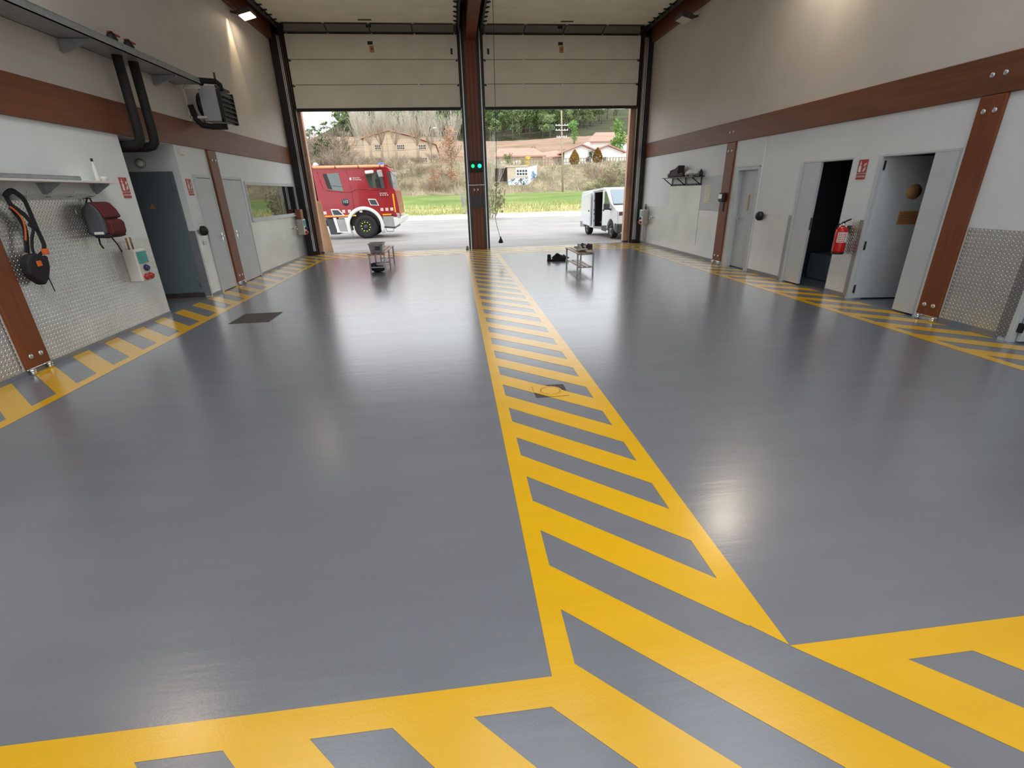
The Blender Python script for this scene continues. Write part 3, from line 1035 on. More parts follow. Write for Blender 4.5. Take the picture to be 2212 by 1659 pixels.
def left_shelf():
    t = T('wall_shelf', 'long white wall shelf with a hook rail on the left wall', 'shelf', (LX, 4.5, 1.74))
    MB().box(0, .25, 0, 2.81, .18, .205).build('board', M['white'], t, .004)
    for y in (-.0 + .3, 1.9, 2.74):
        b = MB()
        b.prism([(.01, y, .18), (.2, y, .18), (.2, y, .165), (.03, y, .06), (.01, y, .06)], (0, .012, 0))
        b.prism([(.0, y - .07, .18), (.0, y + .08, .18), (.0, y + .03, .06), (.0, y - .02, .06)], (.012, 0, 0))
        b.build('bracket', M['galv'], t)
    r = MB().box(.006, .03, .3, 2.62, .0, .05).build('hook_rail', M['galv'], t)
    for i in range(7):
        y = .5 + i * .345
        MB().tube([(.03, y, .03), (.08, y, .03), (.1, y, .05), (.1, y, .085)], .006, 6).build('hook', M['alu'], t)
    b = MB().box(.03, .2, .2, 2.28, .206, .255).use(1).box(.028, .202, .2, .75, .206, .257)
    tag(b.build('folded_tarpaulin', [M['galv'], M['ply']], bevel=.012, loc=(LX, 4.5, 1.74)), 'long flat grey bundle lying on the left wall shelf', 'bundle')
    t = T('spray_bottle', 'slim white bottle with a black cap at the right end of the left shelf', 'bottle', (LX + .13, 7.17, 1.945))
    MB().lathe([(.022, 0), (.024, .02), (.024, .15), (.014, .19), (.010, .21), (.010, .235)]).build('body', M['white'], t)
    MB().lathe([(.014, .235), (.014, .265), (.01, .27)]).build('cap', M['black'], t)
    tag(MB().lathe([(.045, 0), (.05, .05), (.047, .06)]).build('cup', M['white'], loc=(LX + .13, 7.28, 1.945)), 'small white cup beside the white bottle on the left shelf', 'cup')
left_shelf()

def harness():
    x = -4.55
    t = T('safety_harness', 'black climbing harness with orange buckles hanging from the left hook rail', 'harness', (x, 5.87, 1.8))
    def st(name, pts, r, m, dx=0):
        P = [(dx, y - 5.87, z - 1.8) for y, z in pts]
        Q = []
        for i in range(len(P) - 1):                      # round the straps off
            a, b, c, d = P[max(i - 1, 0)], P[i], P[i + 1], P[min(i + 2, len(P) - 1)]
            for k in range(5):
                u = k / 5
                Q.append(tuple(.5 * (2 * b[j] + (c[j] - a[j]) * u + (2 * a[j] - 5 * b[j] + 4 * c[j] - d[j]) * u * u + (3 * b[j] - a[j] - 3 * c[j] + d[j]) * u ** 3) for j in range(3)))
        Q.append(P[-1])
        return MB().tube(Q, r, 10, flat=(1, 0, 0)).build(name, M[m], t)
    st('shoulder_strap', [(5.76, 1.77), (5.79, 1.80), (5.87, 1.83), (5.94, 1.79), (5.98, 1.74), (5.99, 1.65), (5.995, 1.55), (6.0, 1.44), (6.01, 1.34), (6.01, 1.27), (5.97, 1.2)], .03, 'nylon')
    st('chest_strap', [(5.76, 1.77), (5.78, 1.70), (5.83, 1.65), (5.9, 1.59), (5.94, 1.52), (5.98, 1.44)], .028, 'nylon', .01)
    st('back_strap', [(5.79, 1.68), (5.84, 1.58), (5.86, 1.48), (5.84, 1.39), (5.8, 1.29), (5.77, 1.22)], .032, 'nylon', -.01)
    st('leg_loop', [(5.89, 1.5), (5.93, 1.45), (5.86, 1.34), (5.82, 1.23), (5.85, 1.17), (5.92, 1.2), (5.98, 1.22)], .02, 'nylon', .015)
    st('orange_webbing', [(5.74, 1.68), (5.8, 1.62), (5.83, 1.55), (5.82, 1.46), (5.77, 1.34)], .012, 'orange', .025)
    pts = [(5.66, 1.12), (5.74, 1.2), (5.83, 1.21), (5.87, 1.17), (5.95, 1.17), (5.93, 1.05), (5.86, .93), (5.78, .87), (5.71, .93), (5.65, 1.01)]
    MB().prism([(-.05, y - 5.87, z - 1.8) for y, z in pts], (.1, 0, 0)).build('hip_belt', M['nylon'], t, .022)
    for y, z in ((5.94, 1.21), (5.79, 1.1)):
        MB().box(.02, .062, y - 5.87 - .03, y - 5.87 + .03, z - 1.8 - .03, z - 1.8 + .03).build('buckle', M['orange'], t, .008)
    st('loose_strap', [(5.94, .98), (5.95, .88), (5.96, .77)], .008, 'nylon', -.03)
    st('loose_strap', [(5.94, 1.2), (5.95, 1.1), (5.94, .98)], .008, 'nylon', -.03)
harness()

def backpack():
    t = T('backpack', 'dark red and grey backpack hanging below the left shelf', 'backpack', (LX, 7.0, 1.3))
    def prof(pts, y0, y1, name, m, bev):
        return MB().prism([(x, y0, z) for x, z in pts], (0, y1 - y0, 0)).build(name, M[m], t, bev)
    prof([(.03, 0), (.03, .3), (.1, .4), (.19, .405), (.26, .36), (.29, .25), (.29, .03), (.22, -.02)], -.17, .15, 'body', 'packgrey', .045)
    prof([(.17, .41), (.24, .385), (.3, .31), (.335, .22), (.3, .2), (.26, .3), (.19, .37)], -.165, .145, 'lid', 'packred', .02)
    prof([(.27, .02), (.27, .2), (.35, .19), (.375, .15), (.37, .03), (.33, -.01)], -.14, .12, 'front_pocket', 'packred', .025)
    prof([(.1, -.025), (.1, .02), (.3, .02), (.34, -.01), (.26, -.03)], -.16, .14, 'base', 'nylon', .012)
    MB().box(.12, .25, -.178, -.172, .02, .05).build('reflective_tab', M['wlabel'], t)
    MB().tube([(.05, -.05, .39), (.06, -.02, .45), (.06, .03, .45), (.05, .06, .39)], .01, 8).build('grab_loop', M['nylon'], t)
    MB().tube([(.1, -.1, -.02), (.1, -.11, -.1), (.12, -.1, -.16)], .011, 6).build('loose_strap', M['nylon'], t)
    MB().tube([(.2, .0, -.02), (.24, .02, -.12), (.27, .02, -.22)], .009, 6).build('loose_strap', M['nylon'], t)
    t.scale = (.86, 1, 1)
    MB().tube([(.02, -.18, .3), (-.0 + .05, -.27, .33), (.05, -.28, .28), (.04, -.2, .26)], .007, 6).build('carabiner', M['alu'], t)
backpack()

def cable_tray():
    t = T('cable_tray', 'long galvanised cable tray on brackets high on the left wall', 'cable tray', (LX + .003, 0, 3.55))
    MB().box(.0, .4, -5.5, 10.15, 0, .012).build('tray_floor', M['galv'], t)
    b = MB().box(.388, .4, -5.5, 10.15, .0, .045)
    b.box(.38, .392, -5.5, 10.15, .045, .095)
    b.box(.37, .395, -5.5, 10.15, .09, .1)
    b.build('tray_lip', M['galv'], t)
    MB().box(0, .012, -5.5, 10.15, 0, .06).build('tray_back', M['galv'], t)
    for y in (1.5, 3.5, 5.5, 7.45, 9.4):
        b = MB().prism([(0.012, y, -.005), (.36, y, -.005), (.36, y, -.03), (.012, y, -.15)], (0, .04, 0))
        b.build('bracket', M['galv'], t)
cable_tray()

def pipes():
    t = T('heating_pipes', 'pair of black lagged heating pipes dropping from the tray over the beam', 'pipes', (LX + .2, 8.24, 2.45))
    for dy in (0, .36):
        b = MB()
        b.tube([(0, dy, 1.25), (0, dy, .16), (-.01, dy, .07), (-.05, dy, .02), (-.14, dy, 0), (-1.5, dy, 0)], .062, 14)
        b.build('pipe', M['lag'], t)
    b = MB()
    for dy in (0, .36):
        b.lathe([(.05, 1.23), (.07, 1.28), (.05, 1.33), (.03, 1.37)], (0, 0, 1), (0, dy, 0), 12)
    b.build('valve_body', M['black'], t)
    for dy in (-.05, .3):
        MB().box(-.015, .015, dy, dy + .24, 1.35, 1.365).build('valve_lever', M['redp'], t)
    MB().tube([(0, .55, 1.2), (0, 1.6, 1.2), (0, 1.9, 1.2), (.1, 2.2, 1.18)], .05, 10).build('feed_pipe', M['lag'], t)
pipes()

def heater():
    t = T('unit_heater', 'grey louvred unit heater hung on the left wall above the beam', 'heater', (LX, 10.6, 3.02))
    MB().box(.24, .55, -.24, .26, 0, .55).build('casing', M['heater'], t, .01)
    lv = MB()
    lv.box(.55, .575, -.27, .29, -.02, .03).box(.55, .575, -.27, .29, .52, .56)
    lv.box(.55, .62, -.27, -.25, -.02, .5).box(.55, .62, .27, .29, -.02, .5)
    lo = lv.build('louvre_frame', M['blackm'], t)
    for i in range(6):
        z = .04 + i * .08
        MB().prism([(.56, -.25, z), (.62, -.25, z - .03), (.62, -.25, z - .024), (.56, -.25, z + .06)], (0, .52, 0)).build('louvre_blade', M['louvre'], lo)
    b = MB()
    b.lathe([(.2, 0), (.21, .06), (.2, .1)], (-1, 0, 0), (.24, .01, .28), 24)
    b.build('fan_ring', M['black'], t)
    for a, c in ((-.275, -.245), (.265, .295)):
        b = MB()
        for z in (.04, .5):
            b.box(.012, .3, a, c, z, z + .035)
        b.box(0.002, .03, a, c, 0, .58)
        b.build('bracket', M['white'], t)
    b = MB().tube([(.12, -.5, .64), (.3, -.2, .64), (.52, -.1, .64), (.56, -.06, .6), (.56, -.05, .5)], .045, 10)
    b.tube([(.08, -.3, .25), (.1, -.24, .02), (.16, -.2, -.06), (.3, -.15, -.08), (.55, -.1, -.08)], .05, 10)
    b.build('feed_pipe', M['lag'], t)
    MB().cyl((.52, -.1, .68), (.52, -.1, .78), .018, n=8).build('bleed_valve', M['iron'], t)
heater()

# ------------------------------------------------------------------ lamps
def lamp(loc, nx, label, lit, group=None):
    t = T('wall_floodlight', label, 'floodlight', loc, group=group)
    MB().prism([(0, -.02, -.02), (0, -.02, .06), (-nx * .34, -.02, .1), (-nx * .34, -.02, .06)], (0, .04, 0)).build('arm', M['iron'], t)
    b = MB().xf(Matrix.Rotation(nx * math.radians(-14), 4, 'Y'))
    b.box(-.15, .15, -.19, .19, 0, .09)
    for i in range(6):
        b.box(-.11, .11, -.15 + i * .056, -.14 + i * .056, .09, .12)
    b.build('housing', M['iron'], t, .008)
    b = MB().xf(Matrix.Rotation(nx * math.radians(-14), 4, 'Y')).box(-.13, .13, -.17, .17, -.014, 0)
    b.build('lens', M['lens' if lit else 'lensoff'], t)
    if lit:
        L = bpy.data.lights.new('floodlight_beam', 'AREA')
        L.shape = 'RECTANGLE'
        L.size, L.size_y = .22, .3
        L.energy = LAMP_AREA * (.5 if loc[1] > 12 else 4 if loc[1] > 8 else 1.3)
        L.color = (1, .84, .66)
        o = bpy.data.objects.new('floodlight_beam', L)
        COL.objects.link(o)
        o.parent = t
        o.location = (0, 0, -.02)
        o.rotation_euler = (0, nx * math.radians(-14), 0)
        L = bpy.data.lights.new('floodlight_spill', 'SPOT')
        L.spot_size = math.radians(40)
        L.spot_blend = .8
        L.energy = LAMP_SPOT
        L.color = (1, .74, .42)
        L.shadow_soft_size = .05
        o = bpy.data.objects.new('floodlight_spill', L)
        COL.objects.link(o)
        o.parent = t
        o.location = (-nx * .24, -.30, .02)
        o.rotation_euler = (0, nx * math.radians(4), 0)
    return t
lamp((LX + .34, 13.45, 5.46), 1, 'lit floodlight at the top of the left wall', True)
lamp((RX - .36, 13.1, 5.36), -1, 'unlit floodlight at the top of the right wall', False)
for i, (x, y, nx) in enumerate(((LX + .34, 5.0, 1), (LX + .34, -3.8, 1), (RX - .36, 8.4, -1), (RX - .36, -.6, -1))):
    lamp((x, y, 5.46), nx, 'lit floodlight further back along the top of the side walls', True, 'floodlights overhead outside the view')

# ------------------------------------------------------------------ right wall things
def right_shelf():
    t = T('hook_shelf', 'small steel shelf with hooks on the right wall', 'shelf', (RX, 12.85, 1.74))
    MB().box(-.3, -.0, -.98, .86, .17, .19).build('board', M['blackm'], t, .003)
    for y in (-.85, .0, .8):
        b = MB()
        b.box(-.03, -.012, y - .015, y + .015, -.02, .17)
        b.tube([(-.02, y, -.01), (-.26, y, .165)], .012, 6)
        b.build('bracket', M['blackm'], t)
    r = MB().box(-.03, -.014, -.85, .85, -.02, .025).build('hook_rail', M['iron'], t)
    for i in range(7):
        y = -.72 + i * .24
        MB().tube([(-.03, y, 0), (-.075, y, 0), (-.085, y, .03)], .007, 6).build('hook', M['iron'], t)
    z = 1.932
    b = MB().cyl((RX - .2, 13.52, z + .06), (RX - .06, 13.58, z + .06), .06, n=20)
    b.use(1).cyl((RX - .203, 13.519, z + .06), (RX - .2, 13.52, z + .06), .02, n=12)
    tag(b.build('paper_roll', [M['clothl'], M['leather']]), 'brownish paper roll at the left end of the hook shelf', 'paper roll')
    t = T('leather_bag', 'dark brown crumpled leather bag on the hook shelf', 'bag', (RX - .16, 13.0, z + .004))
    MB().prism([(-.09, .44, 0), (-.09, .36, .17), (-.07, .1, .21), (-.06, -.07, .28), (-.06, -.1, .26), (-.09, -.12, .06), (-.09, -.42, .1), (-.09, -.46, 0)], (.18, 0, 0)).build('body', M['leather'], t, .02)
    MB().blob((0, -.3, .05), (.09, .2, .05), 3, .2).build('flap', M['leather'], t)
    t = T('cloth_bundle', 'white cloth bundle on the right end of the hook shelf', 'bundle', (RX - .15, 12.27, z + .004))
    MB().blob((0, 0, .075), (.11, .2, .075), 5, .16).build('cloth', M['wlabel'], t)
    MB().blob((-.02, .2, .05), (.07, .1, .05), 8, .2).build('loose_fold', M['white'], t)
    tag(MB().lathe([(.04, 0), (.042, .02), (.042, .1), (.02, .13), (.018, .15)]).build('black_bottle', M['black'], loc=(RX - .06, 11.97, z)), 'short black bottle at the right end of the hook shelf', 'bottle')
    t = T('paper_notice', 'cream paper notice pinned to the grey wall sheet', 'notice', (RX - .014, 11.63, 1.52))
    MB().box(-.002, 0, -.14, .14, -.2, .2).build('sheet', M['notice'], t)
    b = MB()
    rn = random.Random(4)
    for i in range(13):
        zz = .17 - i * .027
        b.box(-.003, -.002, -.11, -.11 + .22 * rn.uniform(.3, 1), zz - (.012 if i in (0, 12) else .004), zz)
    b.build('print_lines', M['galv'], t)
    t = T('soap_dispenser', 'black wall dispenser on the timber post of the right wall', 'dispenser', (RX - .04, 10.78, 1.36))
    MB().box(-.1, 0, -.1, .1, 0, .19).build('body', M['black'], t, .03)
    MB().box(-.106, -.1, -.07, .07, .07, .16).build('window', M['alu'], t, .002)
    MB().box(-.02, -.005, -.03, .03, -.2, -.02).build('drip_tray', M['blackm'], t)
right_shelf()

def extinguisher():
    t = T('fire_extinguisher', 'red fire extinguisher hung on the plate between the right doorways', 'fire extinguisher', (RX - .125, 7.05, .66))
    MB().lathe([(.08, 0), (.088, .012), (.088, .03)]).build('base_ring', M['black'], t)
    MB().lathe([(.084, .03), (.088, .05), (.088, .33), (.078, .37), (.045, .4), (.025, .41)]).build('cylinder', M['extred'], t)
    b = MB()
    n = 16
    for i in range(7):
        a0, a1 = math.radians(200 + i * 17), math.radians(200 + (i + 1) * 17)
        b._add([(.0888 * math.cos(a0), .0888 * math.sin(a0), .18), (.0888 * math.cos(a1), .0888 * math.sin(a1), .18), (.0888 * math.cos(a1), .0888 * math.sin(a1), .33), (.0888 * math.cos(a0), .0888 * math.sin(a0), .33)], [(0, 1, 2, 3)])
    b.use(1)
    for i in range(4):
        for k in range(5):
            a0, a1 = math.radians(208 + i * 17), math.radians(208 + i * 17 + 12)
            z0 = .19 + k * .027
            b._add([(.0893 * math.cos(a0), .0893 * math.sin(a0), z0), (.0893 * math.cos(a1), .0893 * math.sin(a1), z0), (.0893 * math.cos(a1), .0893 * math.sin(a1), z0 + .013), (.0893 * math.cos(a0), .0893 * math.sin(a0), z0 + .013)], [(0, 1, 2, 3)])
    b.build('label', [M['wlabel'], M['extred']], t)
    MB().cyl((0, 0, .41), (0, 0, .46), .02, n=12).build('valve', M['chrome'], t)
    MB().lathe([(.018, 0), (.018, .012)], (-1, 0, 0), (-.02, 0, .43), 12).build('gauge', M['alu'], t)
    b = MB().prism([(-.012, -.02, .46), (-.012, .04, .44), (-.012, .045, .455), (-.012, -.01, .485)], (.024, 0, 0))
    b.prism([(-.012, .02, .475), (-.012, -.12, .53), (-.012, -.12, .51), (-.012, .02, .46)], (.024, 0, 0))
    b.build('lever', M['black'], t)
    MB().tube([(0, .02, .44), (0, .08, .44), (-.01, .11, .38), (-.01, .112, .25), (0, .105, .13), (0, .1, .1)], .012, 8).build('hose', M['black'], t)
    MB().box(.085, .118, -.02, .02, .3, .42).build('bracket', M['iron'], t)
extinguisher()
tag(MB().box(6.75, 7.25, 7.35, 8.7, 0.002, .46).build('storage_chest', M['doord'], bevel=.02), 'dark chest standing on the floor inside the dark doorway', 'chest')

# ------------------------------------------------------------------ floor things
def benches():
    t = T('slatted_bench', 'long slatted bench with a tub on it before the left vehicle door', 'bench', (-1.86, 11.5, 0))
    for i in range(4):
        x = -.2 + i * .105
        MB().box(x, x + .08, 0, 1.85, .425, .445).build('slat', M['slat'], t, .004)
    for y in (.06, .92, 1.78):
        for x in (-.17, .17):
            MB().box(x - .016, x + .016, y - .016, y + .016, 0, .4).build('leg', M['galv'], t)
        b = MB().box(-.19, .19, y - .016, y + .016, .4, .425)
        b.box(-.17, .17, y - .012, y + .012, .12, .145)
        b.build('crossbar', M['galv'], t)
    b = MB()
    for x in (0,):
        b.box(x - .012, x + .012, .06, 1.78, .122, .143)
    b.build('stretcher', M['galv'], t)
    t = T('slatted_bench', 'short slatted bench with a lower shelf before the right vehicle door', 'bench', (2.72, 10.15, 0))
    for i in range(4):
        x = -.19 + i * .1
        MB().box(x, x + .075, -.05, 1.15, .425, .445).build('slat', M['slatp'], t, .004)
    for i in range(3):
        x = -.15 + i * .11
        MB().box(x, x + .07, 0, 1.1, .15, .165).build('shelf_slat', M['slatp'], t, .003)
    for y in (.02, 1.08):
        for x in (-.17, .17):
            MB().box(x - .015, x + .015, y - .015, y + .015, 0, .4).build('leg', M['galv'], t)
        b = MB().box(-.19, .19, y - .015, y + .015, .4, .425)
        b.box(-.17, .17, y - .012, y + .012, .128, .15)
        b.build('crossbar', M['galv'], t)
    # things on and under
    t = T('plastic_tub', 'grey plastic tub standing on the near end of the long bench', 'tub', (-1.86, 11.78, .448))
    b = MB()
    v0 = [(-.13, -.17, 0), (.13, -.17, 0), (.13, .17, 0), (-.13, .17, 0)]
    v1 = [(-.16, -.2, .2), (.16, -.2, .2), (.16, .2, .2), (-.16, .2, .2)]
    b._add(v0 + v1, [(0, 1, 2, 3), (0, 1, 5, 4), (1, 2, 6, 5), (2, 3, 7, 6), (3, 0, 4, 7)])
    o = b.build('body', M['tub'], t)
    so_ = o.modifiers.new('wall', 'SOLIDIFY')
    so_.thickness = .006
    b = MB()
    for (a, c, d, e) in ((-.175, -.15, -.215, .215), (.15, .175, -.215, .215), (-.15, .15, -.215, -.19), (-.15, .15, .19, .215)):
        b.box(a, c, d, e, .195, .215)
    b.build('rim', M['clothl'], t, .004)
    MB().blob((0, .02, .07), (.1, .13, .065), 9, .2).build('contents', M['clothd'], t)
    MB().box(-.02, .1, -.2, -.188, .07, .15).build('dark_patch', M['iron'], t)
    t = T('kit_bag', 'black kit bag with a beige top lying under the long bench', 'bag', (-1.9, 11.8, 0))
    MB().blob((0, 0, .085), (.17, .2, .09), 12, .12).build('body', M['nylon'], t)
    MB().blob((-.09, -.1, .13), (.08, .1, .09), 14, .12).build('top_pocket', M['black'], t)
    MB().blob((.06, 0, .17), (.1, .14, .03), 15, .2).build('folded_cloth', M['clothl'], t)
    t = T('work_clothes', 'crumpled pale and dark clothes heaped on the short bench', 'clothes', (2.76, 10.45, .446))
    MB().blob((-.02, .1, .06), (.13, .26, .065), 21, .3, 26, 16, 3).build('pale_garment', M['clothl'], t)
    MB().blob((.06, -.02, .07), (.1, .16, .075), 22, .3, 24, 14, 3).build('dark_garment', M['clothd'], t)
    MB().blob((.05, -.26, .025), (.1, .08, .03), 23, .3).build('sleeve', M['clothl'], t)
    MB().blob((.0, .06, .12), (.06, .08, .04), 26, .3).build('collar', M['packgrey'], t)
    def shoe(loc, rz, label, s_=1, m='black'):
        t = T('work_boot', label, 'boot', loc, rz)
        MB().prism([(-.14 * s_, -.05, 0), (.15 * s_, -.05, 0), (.17 * s_, -.03, .02), (-.14 * s_, -.05, .025)], (0, .1, 0)).build('sole', M['leather'], t, .006)
        b = MB()
        b.prism([(-.13 * s_, -.045, .025), (.14 * s_, -.045, .025), (.15 * s_, -.045, .055), (.07 * s_, -.045, .085), (-.02 * s_, -.045, .12), (-.04 * s_, -.045, .17), (-.13 * s_, -.045, .17)], (0, .09, 0))
        b.build('upper', M[m], t, .02)
        MB().tube([(.04 * s_, 0, .1), (0, .03, .115), (.03, -.03, .1), (-.01, 0, .13)], .006, 6).build('laces', M['packgrey'], t)
    shoe((2.36, 12.42, 0), math.radians(75), 'upright dark boot on the floor left of the black heap', .8, 'leather')
    t = T('black_jacket', 'black crumpled jacket lying on the floor near the short bench', 'jacket', (2.6, 12.4, 0))
    MB().blob((0, 0, .06), (.2, .14, .065), 31, .28, 28, 16, 3).build('body', M['nylon'], t)
    MB().blob((-.04, .0, .12), (.08, .08, .05), 32, .3).build('hood', M['nylon'], t)
    MB().blob((.15, -.02, .07), (.05, .06, .07), 33, .3).build('sleeve', M['nylon'], t)
benches()

def pendant():
    t = T('pendant_cable', 'thin black cable with a plug hanging in the right vehicle doorway', 'cable', (1.1, 13.0, 0))
    P = [(.06, 0, 5.88), (.055, 0, 5.2), (.04, 0, 4.0), (.03, 0, 2.9), (.02, 0, 2.4), (.0, 0, 1.87), (-.06, 0, 1.08), (-.02, 0, .85), (.05, 0, .58)]
    MB().tube(P, .006, 6).build('cord', M['black'], t)
    a = []
    for k in range(15):
        an = 2 * PI * k / 14
        a.append((.01 + .05 * math.cos(an), .01 * math.sin(an), 1.87 + .035 * math.sin(an + .7)))
    MB().tube(a, .008, 6).build('cord_knot', M['black'], t)
    MB().tube([(.06, 0, 5.7), (.12, 0, 5.75), (.14, .0, 5.82), (.08, 0, 5.86)], .008, 6).build('cord_loop', M['black'], t)
    MB().lathe([(.012, .6), (.02, .56), (.065, .46), (.062, .44), (.02, .43)], (0, 0, 1), (.065, 0, 0), 14).build('plug', M['black'], t)
    tag(MB().lathe([(.045, 0), (.05, .02), (.03, .1), (.02, .12)]).build('door_sensor', M['tub'], loc=(.33, DY - .1, .0)), 'small grey fitting on the floor at the foot of the centre column', 'fitting')
pendant()

# ------------------------------------------------------------------ outdoors: ground
def sst(a, b, x):
    t = max(0, min(1, (x - a) / (b - a)))
    return t * t * (3 - 2 * t)
def lerp(a, b, t):
    return a + (b - a) * t
def gz(x, y):
    if y < 17.2:
        z = 0
    elif y < 21.5:
        z = -.12 * (y - 17.2) / 4.3
    else:
        z = -.12
    z += 1.55 * sst(40, 55, y)
    r = sst(-6, 6, x)
    z += lerp(3.9, 3.4, r) * sst(54, 66, y)
    z += lerp(1.2, .35, r) * sst(66, 95, y)
    far = sst(90, 215, y)
    z += lerp(15.2, 15.8, r) * (.35 * (max(0, min(1, (y - 90) / 125))) + .65 * far)
    hill = min(70, max(0, y - 215))
    side = .18 + .82 * sst(-85, -38, x)
    z += side * (.30 * min(hill, 90) + .34 * max(0, hill - 90))
    if y > 90:
        z += (1 - sst(-95, -40, x)) * -6 * sst(100, 230, y)
    z += .25 * math.sin(x * .31 + y * .2) * sst(54, 70, y) + .8 * math.sin(x * .07 - y * .05 + 1) * sst(110, 200, y)
    return z

def ground_mesh(name, m, xs, ys, lift=0.0, label='', cat='ground'):
    vs = [(x, y, gz(x, y) + lift) for y in ys for x in xs]
    n = len(xs)
    b = MB()
    b.smooth = True
    b._add(vs, [(j * n + i, j * n + i + 1, (j + 1) * n + i + 1, (j + 1) * n + i) for j in range(len(ys) - 1) for i in range(n - 1)])
    o = b.build(name, m, fix=False)
    return tag(o, label, cat, kind='structure')

def ground_mats():
    t = NT('pale_asphalt')
    g = t.pos(world=True)
    n1 = t.noise(g, .35, 5, .6)
    n2 = t.noise(t.pos((.25, 1.6, 1), world=True), .9, 4, .6)
    f = t.math('ADD', t.math('MULTIPLY', n1, .55), t.math('MULTIPLY', n2, .45))
    t.base(t.ramp(f, [(.33, (.20, .19, .178, 1)), (.5, (.29, .277, .26, 1)), (.68, (.38, .362, .34, 1))]))
    t.set(Roughness=t.rng(n1, .45, .8))
    t.bump(t.noise(g, 40, 2), .25, .01)
    M['asphalt'] = t.m
    t = NT('road_surface')
    t.base(t.ramp(t.noise(g if False else t.pos(world=True), .4, 4), [(.35, (.44, .42, .40, 1)), (.65, (.56, .54, .50, 1))]))
    t.set(Roughness=.8)
    M['road'] = t.m
    t = NT('meadow')
    g = t.pos((.3, 1, 1), world=True)
    n = t.noise(g, .45, 6, .65)
    t.base(t.ramp(n, [(.3, S(98, 120, 64)), (.5, S(116, 136, 76)), (.72, S(158, 154, 106))]))
    t.set(Roughness=.9, Specular_IOR_Level=.1)
    t.bump(t.noise(t.pos(world=True), 9, 4), .6, .1)
    M['meadow'] = t.m
    t = NT('verge')
    n = t.noise(t.pos((.5, 1, 1), world=True), .7, 6, .7)
    t.base(t.ramp(n, [(.32, S(126, 146, 80)), (.5, S(176, 168, 120)), (.68, S(200, 186, 146))]))
    t.set(Roughness=.9, Specular_IOR_Level=.1)
    t.bump(t.noise(t.pos(world=True), 9, 4), .6, .1)
    M['verge'] = t.m
    t = NT('scrub_bank')
    n = t.noise(t.pos(world=True), .38, 7, .7)
    t.base(t.ramp(n, [(.3, S(116, 114, 90)), (.45, S(152, 142, 118)), (.58, S(176, 162, 136)), (.74, S(204, 190, 152))]))
    t.set(Roughness=.95, Specular_IOR_Level=.05)
    t.bump(t.noise(t.pos(world=True), 2.5, 6, .7), .9, .4)
    M['bank'] = t.m
    t = NT('red_hillside')
    n = t.noise(t.pos((.5, 1.6, 1), world=True), .11, 7, .68)
    sep = t.n('ShaderNodeSeparateXYZ')
    t.l(t.n('ShaderNodeNewGeometry').outputs['Position'], sep.inputs[0])
    wd = t.math('MULTIPLY', t.math('SUBTRACT', sep.outputs[1], 204), .1)
    wd.node.use_clamp = True
    mx = t.n('ShaderNodeMixRGB')
    t.l(wd, mx.inputs[0])
    t.l(t.ramp(n, [(.3, S(128, 120, 92)), (.45, S(164, 142, 120)), (.6, S(184, 150, 132)), (.76, S(192, 172, 146))]), mx.inputs[1])
    t.l(t.ramp(n, [(.3, S(72, 78, 62)), (.7, S(104, 104, 80))]), mx.inputs[2])
    t.base(mx.outputs[0])
    t.set(Roughness=.95, Specular_IOR_Level=.05)
    t.bump(t.noise(t.pos(world=True), .8, 6, .7), .9, 1)
    M['hill'] = t.m
ground_mats()
def frange(a, b, s):
    n = max(1, round((b - a) / s))
    return [a + (b - a) * i / n for i in range(n + 1)]
ground_mesh('forecourt', M['asphalt'], frange(-80, 80, 8), [DY + .25] + frange(17.2, 37, 1.1), 0, 'pale worn asphalt forecourt outside the vehicle doors', 'forecourt')
ground_mesh('road', M['road'], frange(-80, 80, 8), frange(37, 42.5, 1), 0, 'bright road beyond the forecourt', 'road')
ground_mesh('verge', M['verge'], frange(-80, 80, 4), frange(42.5, 46, 1), 0, 'dry pale grass verge along the road', 'verge')
ground_mesh('meadow', M['meadow'], frange(-80, 80, 4), frange(46, 55, 1), 0, 'bright green meadow behind the road', 'meadow')
ground_mesh('bank', M['bank'], frange(-80, 80, 2), frange(55, 70, 1), 0, 'brown scrubby bank rising behind the meadow', 'bank')
ground_mesh('hillside', M['hill'], frange(-220, 220, 5), frange(70, 420, 5), 0, 'reddish hillside of fields rising to the wood', 'hillside')
o = MB().poly([(-80, -60, -.01), (80, -60, -.01), (80, BY - .2, -.01), (-80, BY - .2, -.01)]).build('rear_yard', M['asphalt'], fix=False)
tag(o, 'asphalt yard behind the hall', 'yard', kind='structure')

